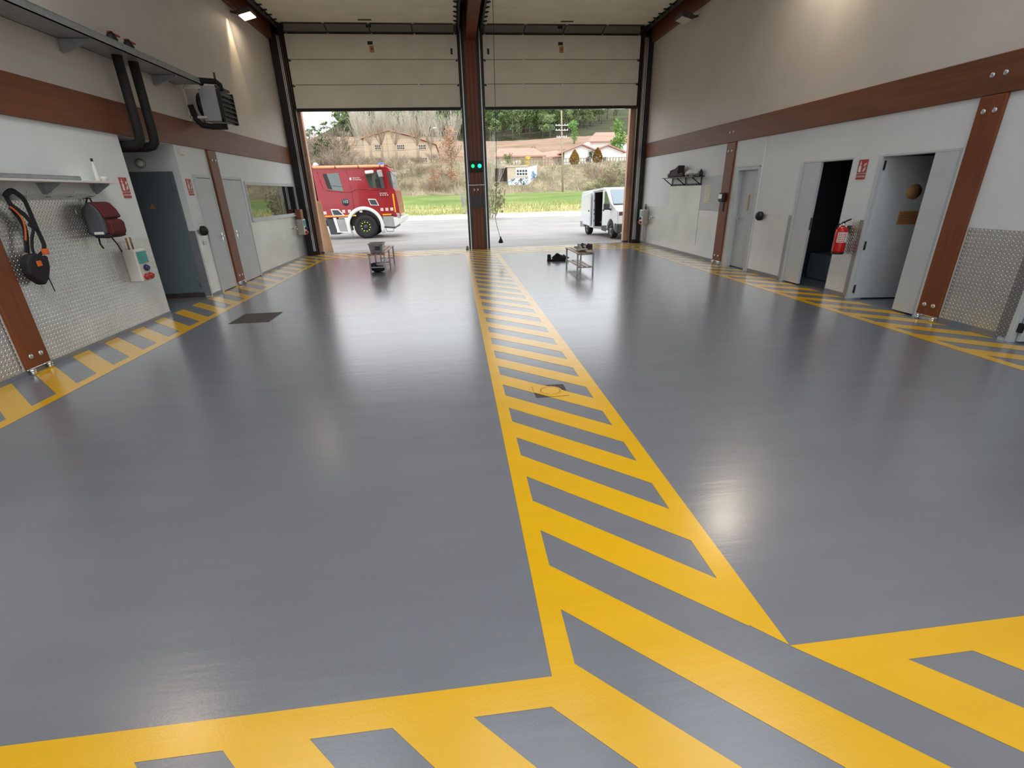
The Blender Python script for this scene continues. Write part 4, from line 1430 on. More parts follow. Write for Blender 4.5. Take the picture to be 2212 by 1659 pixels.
# ------------------------------------------------------------------ fire engine
def wheel(t, c, r, wd, ax, rim_m, nuts=None):
    """c centre of the outer face, ax unit outward axis"""
    a = Vector(ax)
    b = MB()
    b.lathe([(r * .6, -wd), (r * .93, -wd), (r, -wd * .85), (r, -wd * .15), (r * .94, 0), (r * .62, .0), (r * .58, -.03)], a, c, 40)
    for k in range(36):
        an = 2 * PI * k / 36
        u = a.orthogonal().normalized()
        v = a.cross(u)
        d = u * math.cos(an) + v * math.sin(an)
        e = (u * -math.sin(an) + v * math.cos(an)) * (r * .045)
        P = Vector(c) + d * (r * .99)
        b.prism([P - e - a * wd * .12, P + e - a * wd * .12, P + e - a * wd * .45, P - e - a * wd * .45], d * (r * .025))
    tyre = b.build('tyre', M['tyre'], t)
    MB().lathe([(r * .6, -.05), (r * .55, -.012), (r * .5, -.03), (r * .42, -.06), (r * .2, -.03), (r * .19, .01), (r * .1, .03), (.001, .032)], a, c, 32).build('rim', M[rim_m], t)
    if nuts:
        u = a.orthogonal().normalized()
        v = a.cross(u)
        nb = MB()
        for k in range(10):
            an = 2 * PI * k / 10 + .3
            P = Vector(c) + (u * math.cos(an) + v * math.sin(an)) * (r * .38) - a * .05
            nb.cyl(P, P + a * .06, r * .052, n=10)
        nb.build('wheel_nuts', M[nuts], t)
    return tyre

def fire_engine():
    Y0, K = 22.85, 22.85 / 21.4
    t = T('fire_engine', 'red fire engine cab with side windows parked outside the left door', 'fire engine', (-3.98, Y0, -.12))
    def L(u, z):           # measured on the photo's side plane -> local x, z
        return (u * K + 3.98, 1.7 + (z - 1.7) * K + .12)
    W_ = 2.35
    def side(pts, name, m, y0=0, y1=W_, bev=.0, parent=None):
        q = [L(*p) for p in pts]
        return MB().prism([(x, y0, z) for x, z in q], (0, y1 - y0, 0)).build(name, M[m], parent or t, bev)
    # cab shell, wheel arch cut into the outline
    arch = [(-3.73 + .66 * math.cos(a), .5 + .66 * math.sin(a)) for a in [PI - PI * i / 12 for i in range(13)]]
    out = [(-5.52, 2.72), (-5.44, 2.80), (-2.62, 2.76), (-2.52, 2.68), (-2.44, 1.95), (-2.36, 1.85), (-2.30, 1.35), (-2.27, .92), (-2.62, .9), (-2.62, .86)]
    out += [(-3.04, .86)] + arch[::-1][1:-1] + [(-4.42, .86), (-5.46, .86), (-5.48, 1.7)]
    cab = side(out, 'cab', 'tred', bev=.03)
    # silver lower band
    side([(-4.95, .80), (-4.48, .80), (-4.4, .3), (-4.92, .33)], 'step_box', 'tgrey', .02, 1.0, .02)
    b = side([(-5.0, .86), (-4.88, .86), (-4.8, .3), (-4.9, .27)], 'step_frame', 'twhite', -.02, .2, .015)
    side([(-4.55, .86), (-4.40, .86), (-4.34, .25), (-4.46, .25)], 'step_frame', 'twhite', -.02, .2, .015)
    side([(-4.92, .33), (-4.36, .29), (-4.36, .24), (-4.92, .28)], 'step_tread', 'twhite', -.04, .3, .01)
    side([(-5.3, .84), (-4.96, .84), (-4.84, .2), (-5.2, .2)], 'battery_box', 'vdark', .06, .9, .02)
    side([(-2.99, .86), (-2.54, .86), (-2.54, .42), (-2.94, .46)], 'corner_panel', 'tgrey', .01, W_, .015)
    side([(-2.56, .82), (-2.10, .84), (-2.16, .62), (-2.54, .42)], 'bumper', 'twhite', -.02, W_ + .02, .03)
    side([(-2.98, .46), (-2.53, .42), (-2.53, .36), (-2.98, .4)], 'bumper_underside', 'vdark', .02, W_, .01)
    MB().tube([(L(-2.92, .42)[0], -.03, L(0, .42)[1]), (L(-2.88, .26)[0], -.03, L(0, .26)[1]), (L(-2.6, .26)[0], -.03, L(0, .26)[1]), (L(-2.58, .44)[0], -.03, L(0, .44)[1])], .014, 8).build('entry_step', M['vdark'], t)
    # wheel arch lip
    arc = []
    for i in range(25):
        a = math.radians(196 - 206 * i / 24)
        x, z = L(-3.73 + .70 * math.cos(a), .5 + .70 * math.sin(a))
        arc.append((x, -.03, z))
    ft = L(-4.4, .18)
    arc = [(L(-4.37, .12)[0], -.03, L(0, .12)[1])] + arc + [(L(-3.02, .2)[0], -.03, L(0, .2)[1])]
    MB().tube(arc, .075, 8, flat=(0, 1, 0)).build('wheel_arch_trim', M['twhite'], t)
    cx, cz = L(-3.73, .47)
    side([(-3.73 + .64 * math.cos(a), .5 + .64 * math.sin(a)) for a in [PI - PI * i / 12 for i in range(13)]], 'wheel_well', 'vdark', .3, .34)
    r = cz
    wl_ = wheel(t, (cx, .03, r - .0), r - .0, .34, (0, -1, 0), 'vdark', 'lime')
    wheel(t, (cx, W_ - .05, r), r, .3, (0, 1, 0), 'vdark')
    MB().tube([(L(-4.3, .3)[0], .1, L(0, .3)[1]), (L(-4.31, 0)[0], .1, .02)], .014, 6).build('mud_stay', M['galv'], t)
    # windows
    def pane(pts, name, m='glass', y=-.012, parent=t):
        return side(pts, name, m, y, 0.004, 0, parent)
    wr_ = pane([(-5.14, 2.52), (-4.52, 2.55), (-4.42, 1.86), (-4.9, 1.92), (-5.02, 1.98)], 'rear_window')
    side([(-5.14, 2.52), (-4.98, 2.53), (-4.84, 1.93), (-5.02, 1.98)], 'seat_back', 'vint', -.016, -.012, 0, wr_)
    MB().tube([(L(-4.85, 2.08)[0], -.02, L(0, 2.08)[1]), (L(-4.45, 2.04)[0], -.02, L(0, 2.04)[1])], .008, 6).build('grab_rail', M['vdark'], wr_)
    wf_ = pane([(-3.5, 2.55), (-2.95, 2.55), (-2.83, 1.93), (-3.36, 1.98)], 'front_window')
    side([(-3.12, 2.28), (-2.93, 2.28), (-2.84, 1.95), (-3.1, 1.97)], 'seat_back', 'vint', -.016, -.012, 0, wf_)
    # windscreen, front face
    x0, z0 = L(-2.505, 2.6)
    x1, z1 = L(-2.43, 1.92)
    MB().prism([(x0 + .012, .12, z0), (x0 + .012, W_ - .12, z0), (x1 + .012, W_ - .1, z1), (x1 + .012, .1, z1)], (-.03, 0, 0)).build('windscreen', M['scrn'], t)
    side([(-2.62, 2.55), (-2.52, 2.55), (-2.445, 1.98), (-2.52, 1.95)], 'pillar_trim', 'vdark', -.01, .1)
    # mirrors
    side([(-3.46, 2.6), (-3.12, 2.62), (-3.11, 2.5), (-3.44, 2.47)], 'mirror', 'twhite', -.26, -.06, .04)
    side([(-2.98, 2.6), (-2.8, 2.62), (-2.76, 2.36), (-2.92, 2.34)], 'mirror', 'tgrey', -.3, -.1, .03)
    side([(-2.9, 2.34), (-2.78, 2.34), (-2.74, 1.92), (-2.86, 1.92)], 'mirror', 'vdark', -.28, -.1, .02)
    side([(-2.42, 2.52), (-2.26, 2.5), (-2.24, 2.36), (-2.38, 2.38)], 'kerb_mirror', 'tgrey', -.05, .15, .03)
    MB().tube([(L(-2.5, 2.58)[0], .05, L(0, 2.58)[1]), (L(-2.36, 2.46)[0], .04, L(0, 2.46)[1])], .015, 6).build('mirror_arm', M['vdark'], t)
    # roof rail, beacon, antenna
    b = MB()
    p = L(-5.5, 2.76)
    q = L(-2.7, 2.76)
    b.tube([(p[0], -.03, p[1]), (q[0], -.03, q[1])], .055, 10)
    b.build('roof_rail', M['amberrail'], t)
    for u in (-5.5, -4.6, -3.7, -2.85):
        x, z = L(u, 2.76)
        MB().cyl((x - .02, -.03, z), (x + .02, -.03, z), .065, n=10).build('rail_bracket', M['tred'], t)
    MB().lathe([(.11, 0), (.11, .05), (.09, .14), (.001, .16)], (0, 0, 1), (L(-2.85, 0)[0], .4, L(0, 2.77)[1])).build('beacon', M['blue'], t)
    side([(-5.46, 2.8), (-2.6, 2.77), (-2.58, 2.82), (-5.44, 2.84)], 'roof_edge', 'tred', .2, 2.2, .01)
    MB().blob((L(-5.4, 0)[0], .2, L(0, 2.86)[1]), (.12, .12, .09), 2, .1).build('hose_coil', M['twhite'], t)
    # crease highlights as raised beads
    def bead(pts, r=.018):
        MB().tube([(L(*p)[0], -.008, L(*p)[1]) for p in pts], r, 6).build('body_crease', M['tred'], cab)
    bead([(-5.34, 2.6), (-5.28, 2.25), (-5.2, 1.98), (-5.06, 1.91), (-4.4, 1.83), (-4.12, 1.83), (-3.98, 1.9), (-3.86, 1.95), (-3.7, 1.94), (-2.8, 1.86)])
    bead([(-3.45, 1.72), (-2.6, 1.6)], .008)
    bead([(-4.2, 2.6), (-4.1, 1.84), (-4.1, 1.2)], .006)
    # door handles / grab recesses
    def recess(pts, inner):
        f = side(pts, 'step_frame_trim', 'twhite', -.025, -.002, .01)
        side(inner, 'recess', 'vdark', -.03, -.024, 0, f)
    recess([(-5.04, 1.2), (-4.72, 1.19), (-4.5, .93), (-4.98, .94)], [(-4.99, 1.16), (-4.75, 1.155), (-4.58, .965), (-4.94, .97)])
    recess([(-3.5, 1.56), (-3.18, 1.54), (-3.07, 1.28), (-3.42, 1.3)], [(-3.46, 1.52), (-3.2, 1.51), (-3.12, 1.31), (-3.39, 1.33)])
    # stripes and squares
    for (a, c) in ((-5.3, -4.05), (-2.98, -2.62)):
        side([(a, .955), (c, .955), (c, .9), (a, .9)], 'yellow_stripe', 'tyellow', -.01, .0)
    b = MB()
    for (u, v_) in ((-5.28, 1.06), (-4.53, 1.1), (-4.3, 1.1), (-4.07, 1.1), (-3.84, 1.1), (-2.98, 1.13), (-2.78, 1.13), (-2.58, 1.135)):
        x, z = L(u, v_)
        b.box(x - .06, x + .06, -.009, 0, z - .06, z + .06)
        b.use(1).box(x - .008, x + .008, -.011, -.009, z - .05, z + .05)
        b.box(x - .05, x + .05, -.011, -.009, z - .008, z + .008).use(0)
    b.build('white_squares', [M['twhite'], M['amberrail']], t)
    side([(-2.5, 1.72), (-2.44, 1.72), (-2.42, 1.0), (-2.47, 1.0)], 'yellow_stripe', 'tyellow', -.01, 0)
    x, z = L(-4.4, 1.45)
    MB().lathe([(.155, 0), (.155, .006)], (0, -1, 0), (x, -.002, z), 28).build('round_badge', M['vdark'], t)
    text('badge_text', '112', .15, M['twhite'], t, (x, -.012, z + .01), FACECAM)
    x, z = L(-4.0, 2.32)
    MB().box(x - .12, x - .05, -.006, 0, z - .05, z + .05).build('crest', M['twhite'], t)
    text('body_text', 'Generalitat\nde Catalunya', .07, M['twhite'], t, (x, -.008, z), FACECAM, 'LEFT')
    x, z = L(-2.8, 1.72)
    text('door_text', 'BOMBERS', .075, M['twhite'], t, (x - .05, -.008, z + .03), FACECAM)
    b = MB()
    for i in range(4):
        b.box(x - .2 + i * .1, x - .155 + i * .1, -.008, 0, z - .06, z - .02)
    b.build('door_squares', M['twhite'], t)
    # lamps
    side([(-2.5, 1.02), (-2.24, .98), (-2.24, .74), (-2.52, .74)], 'headlight_surround', 'tred', -.012, .1, .01)
    side([(-2.42, .98), (-2.27, .95), (-2.26, .78), (-2.38, .78)], 'headlight', 'chrome', -.03, .0, .012)
    # pump body behind the cab
    side([(-11.5, 2.8), (-5.62, 2.8), (-5.62, .7), (-11.5, .7)], 'pump_body', 'tred', .0, W_, .03)
    for i in range(4):
        u = -11.3 + i * 1.4
        side([(u, 2.5), (u + 1.25, 2.5), (u + 1.25, .85), (u, .85)], 'roller_shutter', 'tgrey', -.012, .0)
    wheel(t, (L(-9.3, 0)[0], .03, r), r, .34, (0, -1, 0), 'vdark', 'lime')
    wheel(t, (L(-9.3, 0)[0], W_ - .05, r), r, .34, (0, 1, 0), 'vdark')
    side([(-11.3, .7), (-3.2, .7), (-3.2, .5), (-11.3, .5)], 'chassis', 'vdark', .75, 1.6)
fire_engine()

# ------------------------------------------------------------------ van
def van():
    t = T('delivery_van', 'white van with its sliding side door open outside the right door', 'van', (5.62, 17.7, 0))
    t.rotation_euler = (math.radians(-1.6), 0, math.radians(2))
    # local: side plane x = 0, +x to the other side, y = 0 at the front axle, -y forward
    Wd = 1.75
    def side(pts, name, m, x0, x1, bev=0, parent=None):
        return MB().prism([(x0, y, z) for y, z in pts], (x1 - x0, 0, 0)).build(name, M[m], parent or t, bev)
    def arch(c, r, n=10):
        return [(c + r * math.cos(a), .30 + r * math.sin(a)) for a in [PI * i / n for i in range(n + 1)]]
    FA, RA = 0.0, 2.95
    roof = [(3.75, 1.66), (.95, 1.76), (.55, 1.72)]
    lower = [(-.72, .28), (-.44, .26)]
    out = [(3.85, .32), (3.85, 1.0), (3.75, 1.64), (3.6, 1.7), (.95, 1.77), (.6, 1.72), (-.05, 1.2), (-.2, 1.13), (-.62, .98), (-.72, .8), (-.74, .45), (-.7, .30)]
    a1 = [(FA - .37 * math.cos(PI * i / 10), .30 + .37 * math.sin(PI * i / 10)) for i in range(11)]
    a2 = [(RA - .37 * math.cos(PI * i / 10), .30 + .37 * math.sin(PI * i / 10)) for i in range(11)]
    out = out + a1 + [(.5, .26)] + a2
    # near side skin has a gap for the sliding door: front part, rear part, far side whole
    def clip(pts, lo, hi):
        for lim, sg in ((lo, 1), (hi, -1)):
            q = []
            for i in range(len(pts)):
                A, B_ = pts[i - 1], pts[i]
                da, db = (A[0] - lim) * sg, (B_[0] - lim) * sg
                if (da >= 0) != (db >= 0):
                    k = da / (da - db)
                    q.append((A[0] + (B_[0] - A[0]) * k, A[1] + (B_[1] - A[1]) * k))
                if db >= 0:
                    q.append(B_)
            pts = q
        return pts
    side(clip(out, -2, .98), 'front_body', 'vwhite', 0, Wd, .05)
    side(clip(out, 2.02, 5), 'rear_body', 'vwhite', 0, Wd, .03)
    side([(.96, .3), (2.04, .3), (2.04, 1.75), (.96, 1.78)], 'far_side', 'vwhite', Wd - .06, Wd)
    side([(.96, 1.68), (2.04, 1.66), (2.04, 1.735), (.96, 1.76)], 'roof_panel', 'vwhite', 0.0, Wd, .01)
    side([(.96, .28), (2.04, .28), (2.04, .36), (.96, .36)], 'load_floor', 'vgrey', .0, Wd)
    MB().box(.0, .05, 1.0, 2.0, 1.62, 1.66).build('door_track', M['vgrey'], t)
    side([(.96, .36), (.99, .36), (.99, 1.68), (.96, 1.68)], 'bulkhead', 'vint', .03, Wd - .06)
    side([(2.0, .36), (2.03, .36), (2.03, 1.66), (2.0, 1.66)], 'load_lining', 'vint', .03, Wd - .06)
    side([(1.0, .36), (2.0, .36), (2.0, 1.66), (1.0, 1.66)], 'far_lining', 'vint', Wd - .1, Wd - .07)
    # grey door jamb with latches
    j = side([(1.86, .36), (2.02, .36), (2.06, 1.68), (1.92, 1.68)], 'door_jamb', 'vgrey', -.004, .02)
    for z in (.55, .8, .95, 1.3):
        MB().box(-.02, -.004, 1.9, 1.96, z, z + .06).build('latch', M['vdark'], j)
    # the sliding door pushed back along the rear side
    side([(2.2, .36), (3.25, .42), (3.2, 1.55), (2.2, 1.63)], 'sliding_door', 'vwhite', -.09, -.03, .015)
    MB().box(-.11, -.09, 2.32, 2.42, .92, .97).build('door_handle', M['vdark'], t)
    MB().box(-.03, 0, .74, .84, .95, 1.0).build('door_handle', M['vdark'], t)
    # glass
    side([(.72, 1.62), (.56, 1.62), (.42, 1.5), (.1, 1.18), (.1, 1.08), (.74, 1.1)], 'side_window', 'glass', -.004, .01)
    p0, p1 = (.55, 1.66), (-.1, 1.17)
    MB().prism([(.14, p0[0], p0[1]), (Wd - .14, p0[0], p0[1]), (Wd - .06, p1[0], p1[1]), (.06, p1[0], p1[1])], (0, -.02, .025)).build('windscreen', M['scrn'], t)
    MB().prism([(.06, -.06, 1.2), (Wd - .06, -.06, 1.2), (Wd - .05, -.17, 1.14), (.05, -.17, 1.14)], (0, -.015, .02)).build('wiper_cowl', M['vdark'], t)
    # mirror
    side([(.08, 1.22), (-.06, 1.22), (-.06, .99), (.08, 1.0)], 'wing_mirror', 'vdark', -.27, -.06, .03)
    MB().tube([(-.1, .0, 1.03), (.02, .0, .99)], .03, 8).build('mirror_arm', M['vdark'], t)
    # front
    MB().box(.02, .3, -.725, -.6, .78, .95).build('headlight', M['chrome'], t, .02)
    MB().box(.26, Wd - .26, -.75, -.6, .74, .92).build('grille', M['black'], t, .02)
    b = MB()
    for i in range(5):
        b.box(.34 + i * .14, .40 + i * .14, -.757, -.75, .80, .86)
    b.build('badge_lettering', M['chrome'], t)
    side([(-.78, .52), (-.6, .55), (-.42, .55), (-.4, .27), (-.74, .2)], 'front_bumper', 'vdark', -.01, Wd + .01, .03)
    MB().box(.2, Wd - .2, -.8, -.74, .28, .46).build('air_intake', M['black'], t, .01)
    MB().prism([(.12, -.795, .2), (.5, -.8, .22), (.62, -.8, .38), (.56, -.8, .39), (.46, -.8, .26), (.12, -.795, .24)], (0, .03, 0)).build('skid_trim', M['twhite'], t)
    side([(.4, .44), (.96, .42), (.96, .25), (.42, .22)], 'sill_trim', 'vdark', -.012, .0)
    side([(3.3, .52), (3.87, .52), (3.87, .28), (3.32, .3)], 'rear_bumper', 'vgrey', -.012, Wd, .01)
    for (y, z) in ((FA, .30), (RA, .30)):
        wheel(t, (.02, y, z), .30, .2, (-1, 0, 0), 'tgrey')
        wheel(t, (Wd - .02, y, z), .30, .2, (1, 0, 0), 'tgrey')
    for y in (FA, RA):
        side([(y - .36 * math.cos(PI * i / 10), .30 + .36 * math.sin(PI * i / 10)) for i in range(11)], 'wheel_well', 'black', .22, .25)
    b = MB().blob((.5, 1.5, .5), (.3, .35, .15), 3, .2)
    b.build('cargo', M['clothd'], t)
    MB().tube([(.9, .9, 1.74), (.9, .95, 1.95)], .008, 6).build('aerial', M['vdark'], t)
van()

tag(MB().prism([(-4.42, 16.52, 0), (-4.16, 16.52, 0), (-4.30, 16.42, 1.56), (-4.54, 16.42, 1.56)], (0, .02, 0)).build('plywood_board', M['ply']), 'narrow pale plywood board leaning outside the left vehicle door', 'board')
bpy.data.objects['plywood_board'].location = (.16, 0, 0)

# ------------------------------------------------------------------ buildings and poles
def rect_window(t, x0, x1, y, z0, z1, nx_, nz_, name='window'):
    f = MB()
    w_ = .1
    f.box(x0 - w_, x1 + w_, y - .08, y, z0 - w_, z0)
    f.box(x0 - w_, x1 + w_, y - .08, y, z1, z1 + w_)
    f.box(x0 - w_, x0, y - .08, y, z0, z1)
    f.box(x1, x1 + w_, y - .08, y, z0, z1)
    for i in range(1, nx_):
        x = x0 + (x1 - x0) * i / nx_
        f.box(x - .05, x + .05, y - .07, y, z0, z1)
    for i in range(1, nz_):
        z = z0 + (z1 - z0) * i / nz_
        f.box(x0, x1, y - .07, y, z - .05, z + .05)
    o = f.build(name, M['concrete'], t)
    MB().box(x0, x1, y - .03, y - .01, z0, z1).build('pane', M['wdark'], o)
    return o

def warehouse():
    t = T('warehouse', 'ochre gabled building with small paned windows above the fire engine', 'building', (-9, 95, 0))
    zb = gz(-9, 95) - 1.5
    g = [(-15.0, zb), (-2.6, zb), (-2.6, 9.6), (-6.76, 11.0), (-10.52, 11.9), (-14.68, 10.95), (-15.0, 10.8)]
    MB().prism([(x + 9, 0, z) for x, z in g], (0, 18, 0)).build('walls', M['render'], t)
    rf = [(-15.5, 10.75), (-10.52, 12.0), (-6.76, 11.1), (-2.4, 9.65)]
    for (a, c) in zip(rf, rf[1:]):
        MB().prism([(a[0] + 9, -.4, a[1]), (c[0] + 9, -.4, c[1]), (c[0] + 9, -.4, c[1] + .22), (a[0] + 9, -.4, a[1] + .22)], (0, 19, 0)).build('roof_slope', M['tile'], t)
    for (x0, x1, z0, z1) in ((-13.1, -11.9, 9.1, 9.75), (-9.3, -8.1, 9.05, 9.72), (-5.55, -4.35, 9.0, 9.66), (-13.3, -11.9, 7.0, 7.65), (-9.4, -8.05, 7.0, 7.65), (-5.65, -4.3, 6.95, 7.6)):
        rect_window(t, x0 + 9, x1 + 9, 0, z0, z1, 4, 2)
    MB().box(9 - 10.9, 9 - 10.1, -.12, 0, zb, 11.3).build('pilaster', M['render'], t)
warehouse()

def white_houses():
    t = T('white_house', 'white house with two red tiled gables on the terrace at right', 'building', (19.5, 75, 0))
    zb = gz(19, 75) - 1
    ox = -19.5
    MB().prism([(x + ox, 0, z) for x, z in ((16.4, zb), (20.9, zb), (20.9, 6.85), (18.93, 7.6), (16.4, 6.75))], (0, 9, 0)).build('left_gable', M['whouse'], t)
    MB().prism([(x + ox, .0, z) for x, z in ((20.92, zb), (25.2, zb), (25.2, 6.6), (22.83, 7.45), (20.92, 6.8))], (0, 9, 0)).build('right_gable', M['whouse'], t)
    for (a, c) in (((15.6, 6.5), (18.93, 7.65)), ((18.93, 7.65), (21.0, 6.85)), ((20.9, 6.85), (22.83, 7.5)), ((22.83, 7.5), (25.6, 6.5))):
        MB().prism([(a[0] + ox, -.4, a[1]), (c[0] + ox, -.4, c[1]), (c[0] + ox, -.4, c[1] + .16), (a[0] + ox, -.4, a[1] + .16)], (0, 10, 0)).build('roof_slope', M['tile'], t)
    MB().prism([(13.6 + ox, -.2, 6.0), (16.2 + ox, -.2, 6.2), (16.4 + ox, 6, 7.3), (14.2 + ox, 6, 7.0)], (0, 0, .15)).build('lean_to_roof', M['tile'], t)
    for x in (17.6, 19.6, 22.2):
        MB().box(x + ox, x + .5 + ox, -.04, 0, 5.5, 6.0).build('window', M['wdark'], t)
    t = T('white_house', 'higher white house with a red roof behind the two gables', 'building', (28, 92, 0))
    zb = gz(28, 92) - 1
    MB().box(-3.2, 5, 0, 8, zb, 9.6).build('walls', M['whouse'], t)
    MB().prism([(-3.9, -.5, 9.4), (5.6, -.5, 9.4), (3.2, 4, 11.2), (-1.2, 4, 11.2)], (0, 0, .15)).build('roof_slope', M['tile'], t)
    t = T('low_building', 'low pale building with a long red roof left of the pole', 'building', (10, 76, 0))
    zb = gz(10, 76) - 1
    MB().box(-3.6, 3.4, 0, 5, zb, 6.3).build('walls', M['concrete'], t)
    MB().prism([(-3.9, -.5, 6.3), (3.8, -.5, 6.3), (2.8, 4, 7.6), (-2.8, 4, 7.6)], (0, 0, .15)).build('roof_slope', M['tile'], t)
    for x in (-2.9, -1.0):
        MB().prism([(x, -.02, zb + 1), (x + 1.5, -.02, zb + 1), (x + 1.5, -.02, 5.6), (x + .75, -.02, 6.0), (x, -.02, 5.6)], (0, -.02, 0)).build('arch_opening', M['whouse'], t)
white_houses()

def hut():
    t = T('graffiti_hut', 'small ochre hut with a paned window and graffiti at the foot of the bank', 'hut', (8, 58, 0))
    ox = -8
    zb = 1.4
    MB().box(6.24 + ox, 8.5 + ox, 0, 3.5, zb, 4.22).build('front_wall', M['concrete'], t)
    MB().prism([(8.5 + ox, -.05, zb), (9.2 + ox, .4, zb + .3), (9.9 + ox, 2.2, zb + 1.2), (9.95 + ox, 2.2, 4.45), (8.5 + ox, -.05, 4.15)], (.0, .4, 0)).build('wing_wall', M['graf'], t)
    MB().box(6.1 + ox, 8.6 + ox, -.1, 3.6, 4.2, 4.36).build('roof_slab', M['concrete'], t)
    MB().box(7.15 + ox, 8.6 + ox, -.03, -.005, 3.25, 4.15).build('window_surround', M['whouse'], t)
    for i in range(4):
        for k in range(2):
            x = 7.27 + i * .31 + ox
            z = 3.36 + k * .31
            MB().box(x, x + .22, -.05, -.03, z, z + .22).build('pane', M['wdark'], t)
    b = MB().prism([(6.26 + ox, -.02, 2.35), (8.48 + ox, -.02, 1.7), (8.48 + ox, -.02, 3.15), (7.4 + ox, -.02, 3.05), (6.26 + ox, -.02, 2.9)], (0, .015, 0))
    b.build('graffiti_ground', M['graf'], t)
    rn = random.Random(5)
    for m, n in (('grafk', 9), ('grafb', 4)):
        b = MB()
        for i in range(n):
            x = 6.4 + 2.0 * rn.random() + ox
            z = 2.45 + .45 * rn.random()
            b.tube([(x + .28 * rn.uniform(-1, 1), -.03, z + .25 * rn.uniform(-1, 1)) for _ in range(4)], .03, 5)
        b.build('graffiti', M[m], t)
    b = MB()
    for i in range(5):
        b.tube([(9.2 + .5 * rn.uniform(-1, 1) + ox, .55 + .9 * rn.random(), 3.3 + .7 * rn.uniform(-1, 1)) for _ in range(3)], .05, 5)
    b.build('graffiti', M['grafb'], t)
hut()
tag(MB().box(4.9, 6.2, 59, 59.6, 2.0, 4.15).build('retaining_block', M['clothd'], bevel=.05), 'short dark wall just left of the graffiti hut', 'wall')

def pole():
    t = T('utility_pole', 'tall pale utility pole with three crossarms on the meadow', 'utility pole', (11.8, 55, gz(11.8, 55) - .2))
    h = 9.3 - gz(11.8, 55) + .2
    MB().tube([(.12, 0, 0), (-.15, 0, h)], [.115, .075], 10).build('shaft', M['poleg'], t)
    for (z, w_) in ((7.92, .68), (7.47, .66), (6.85, .55)):
        dz = z - gz(11.8, 55) + .2
        a = MB().box(-.1 - w_, -.1 + w_, -.14, -.06, dz - .03, dz + .03).build('crossarm', M['whouse'], t)
        for q in (-.9, -.45, .45, .9):
            MB().lathe([(.03, 0), (.04, .03), (.02, .09), (.001, .1)], (0, 0, 1), (-.1 + q * w_, -.1, dz + .04), 8).build('insulator', M['whouse'], a)
    for i, (z, dy, lab) in enumerate(((7.98, 0, 'upper overhead wire crossing in front of the wooded hill'), (7.53, 0, 'middle overhead wire crossing in front of the wooded hill'), (6.9, 0, 'lowest overhead wire crossing above the houses'))):
        P = []
        for k in range(33):
            x = -55 + k * 4
            if x < 11.7:
                u = (x - 11.7) / 66
                zz = z + .02 * (x - 11.7) * -.6 + 3.2 * ((2 * (u + .5)) ** 2 - 1) * .5
                P.append((x, 54.9 + (11.7 - x) * .02, zz))
        P.append((11.7, 54.9, z + .1))
        for k in range(1, 14):
            x = 11.7 + k * 4
            u = k / 26
            P.append((x, 54.9, z + .1 - 1.6 * 4 * u * (1 - u) * .5))
        tag(MB().tube(P, .011, 4).build('overhead_wire', M['wire']), lab, 'wire')
    t = T('terrace_fence', 'long grey picket fence along the edge of the terrace', 'fence', (10.5, 68, 0))
    for z in (5.05, 5.45):
        MB().box(-4.6, 13, -.03, .03, z, z + .06).build('rail', M['fencew'], t)
    for i in range(44):
        x = -4.6 + i * .4
        MB().box(x - .04, x + .04, -.05, -.02, 4.4, 5.6).build('picket', M['fencew'], t)
    t = T('street_lamp', 'slim street lamp with a white head beside the ochre building', 'street lamp', (-2.9, 80, gz(-2.9, 80)))
    MB().tube([(0, 0, 0), (0, 0, 4.1), (.1, 0, 4.5), (.6, 0, 4.75)], .05, 8).build('post', M['poleg'], t)
    MB().blob((.8, 0, 4.75), (.3, .15, .08), 1, .02).build('lamp_head', M['white'], t)
pole()

# ------------------------------------------------------------------ plants
def limb(b, p, d, ln, r, depth, rnd, spread, up, kids_=3, seg=2, minr=.012, n=4):
    P = [Vector(p)]
    dd = Vector(d).normalized()
    for i in range(seg):
        dd = (dd + Vector((rnd.gauss(0, .12), rnd.gauss(0, .12), rnd.gauss(0, .08) + up * .1))).normalized()
        P.append(P[-1] + dd * (ln / seg))
    b.tube(P, [max(minr, r * (1 - .45 * i / seg)) for i in range(seg + 1)], n, cap=False)
    if depth:
        for k in range(kids_):
            f = rnd.uniform(.45, 1)
            i = min(seg - 1, int(f * seg))
            q = P[i].lerp(P[i + 1], f * seg - i)
            nd = (dd + Vector((rnd.gauss(0, spread), rnd.gauss(0, spread), rnd.gauss(0, spread * .5) + up))).normalized()
            limb(b, q, nd, ln * rnd.uniform(.55, .8), r * .58, depth - 1, rnd, spread, up, kids_, seg, minr, n)

def place(proto, n_label):
    pass

def on_ground(x, y, dz=-.1):
    return (x, y, gz(x, y) + dz)

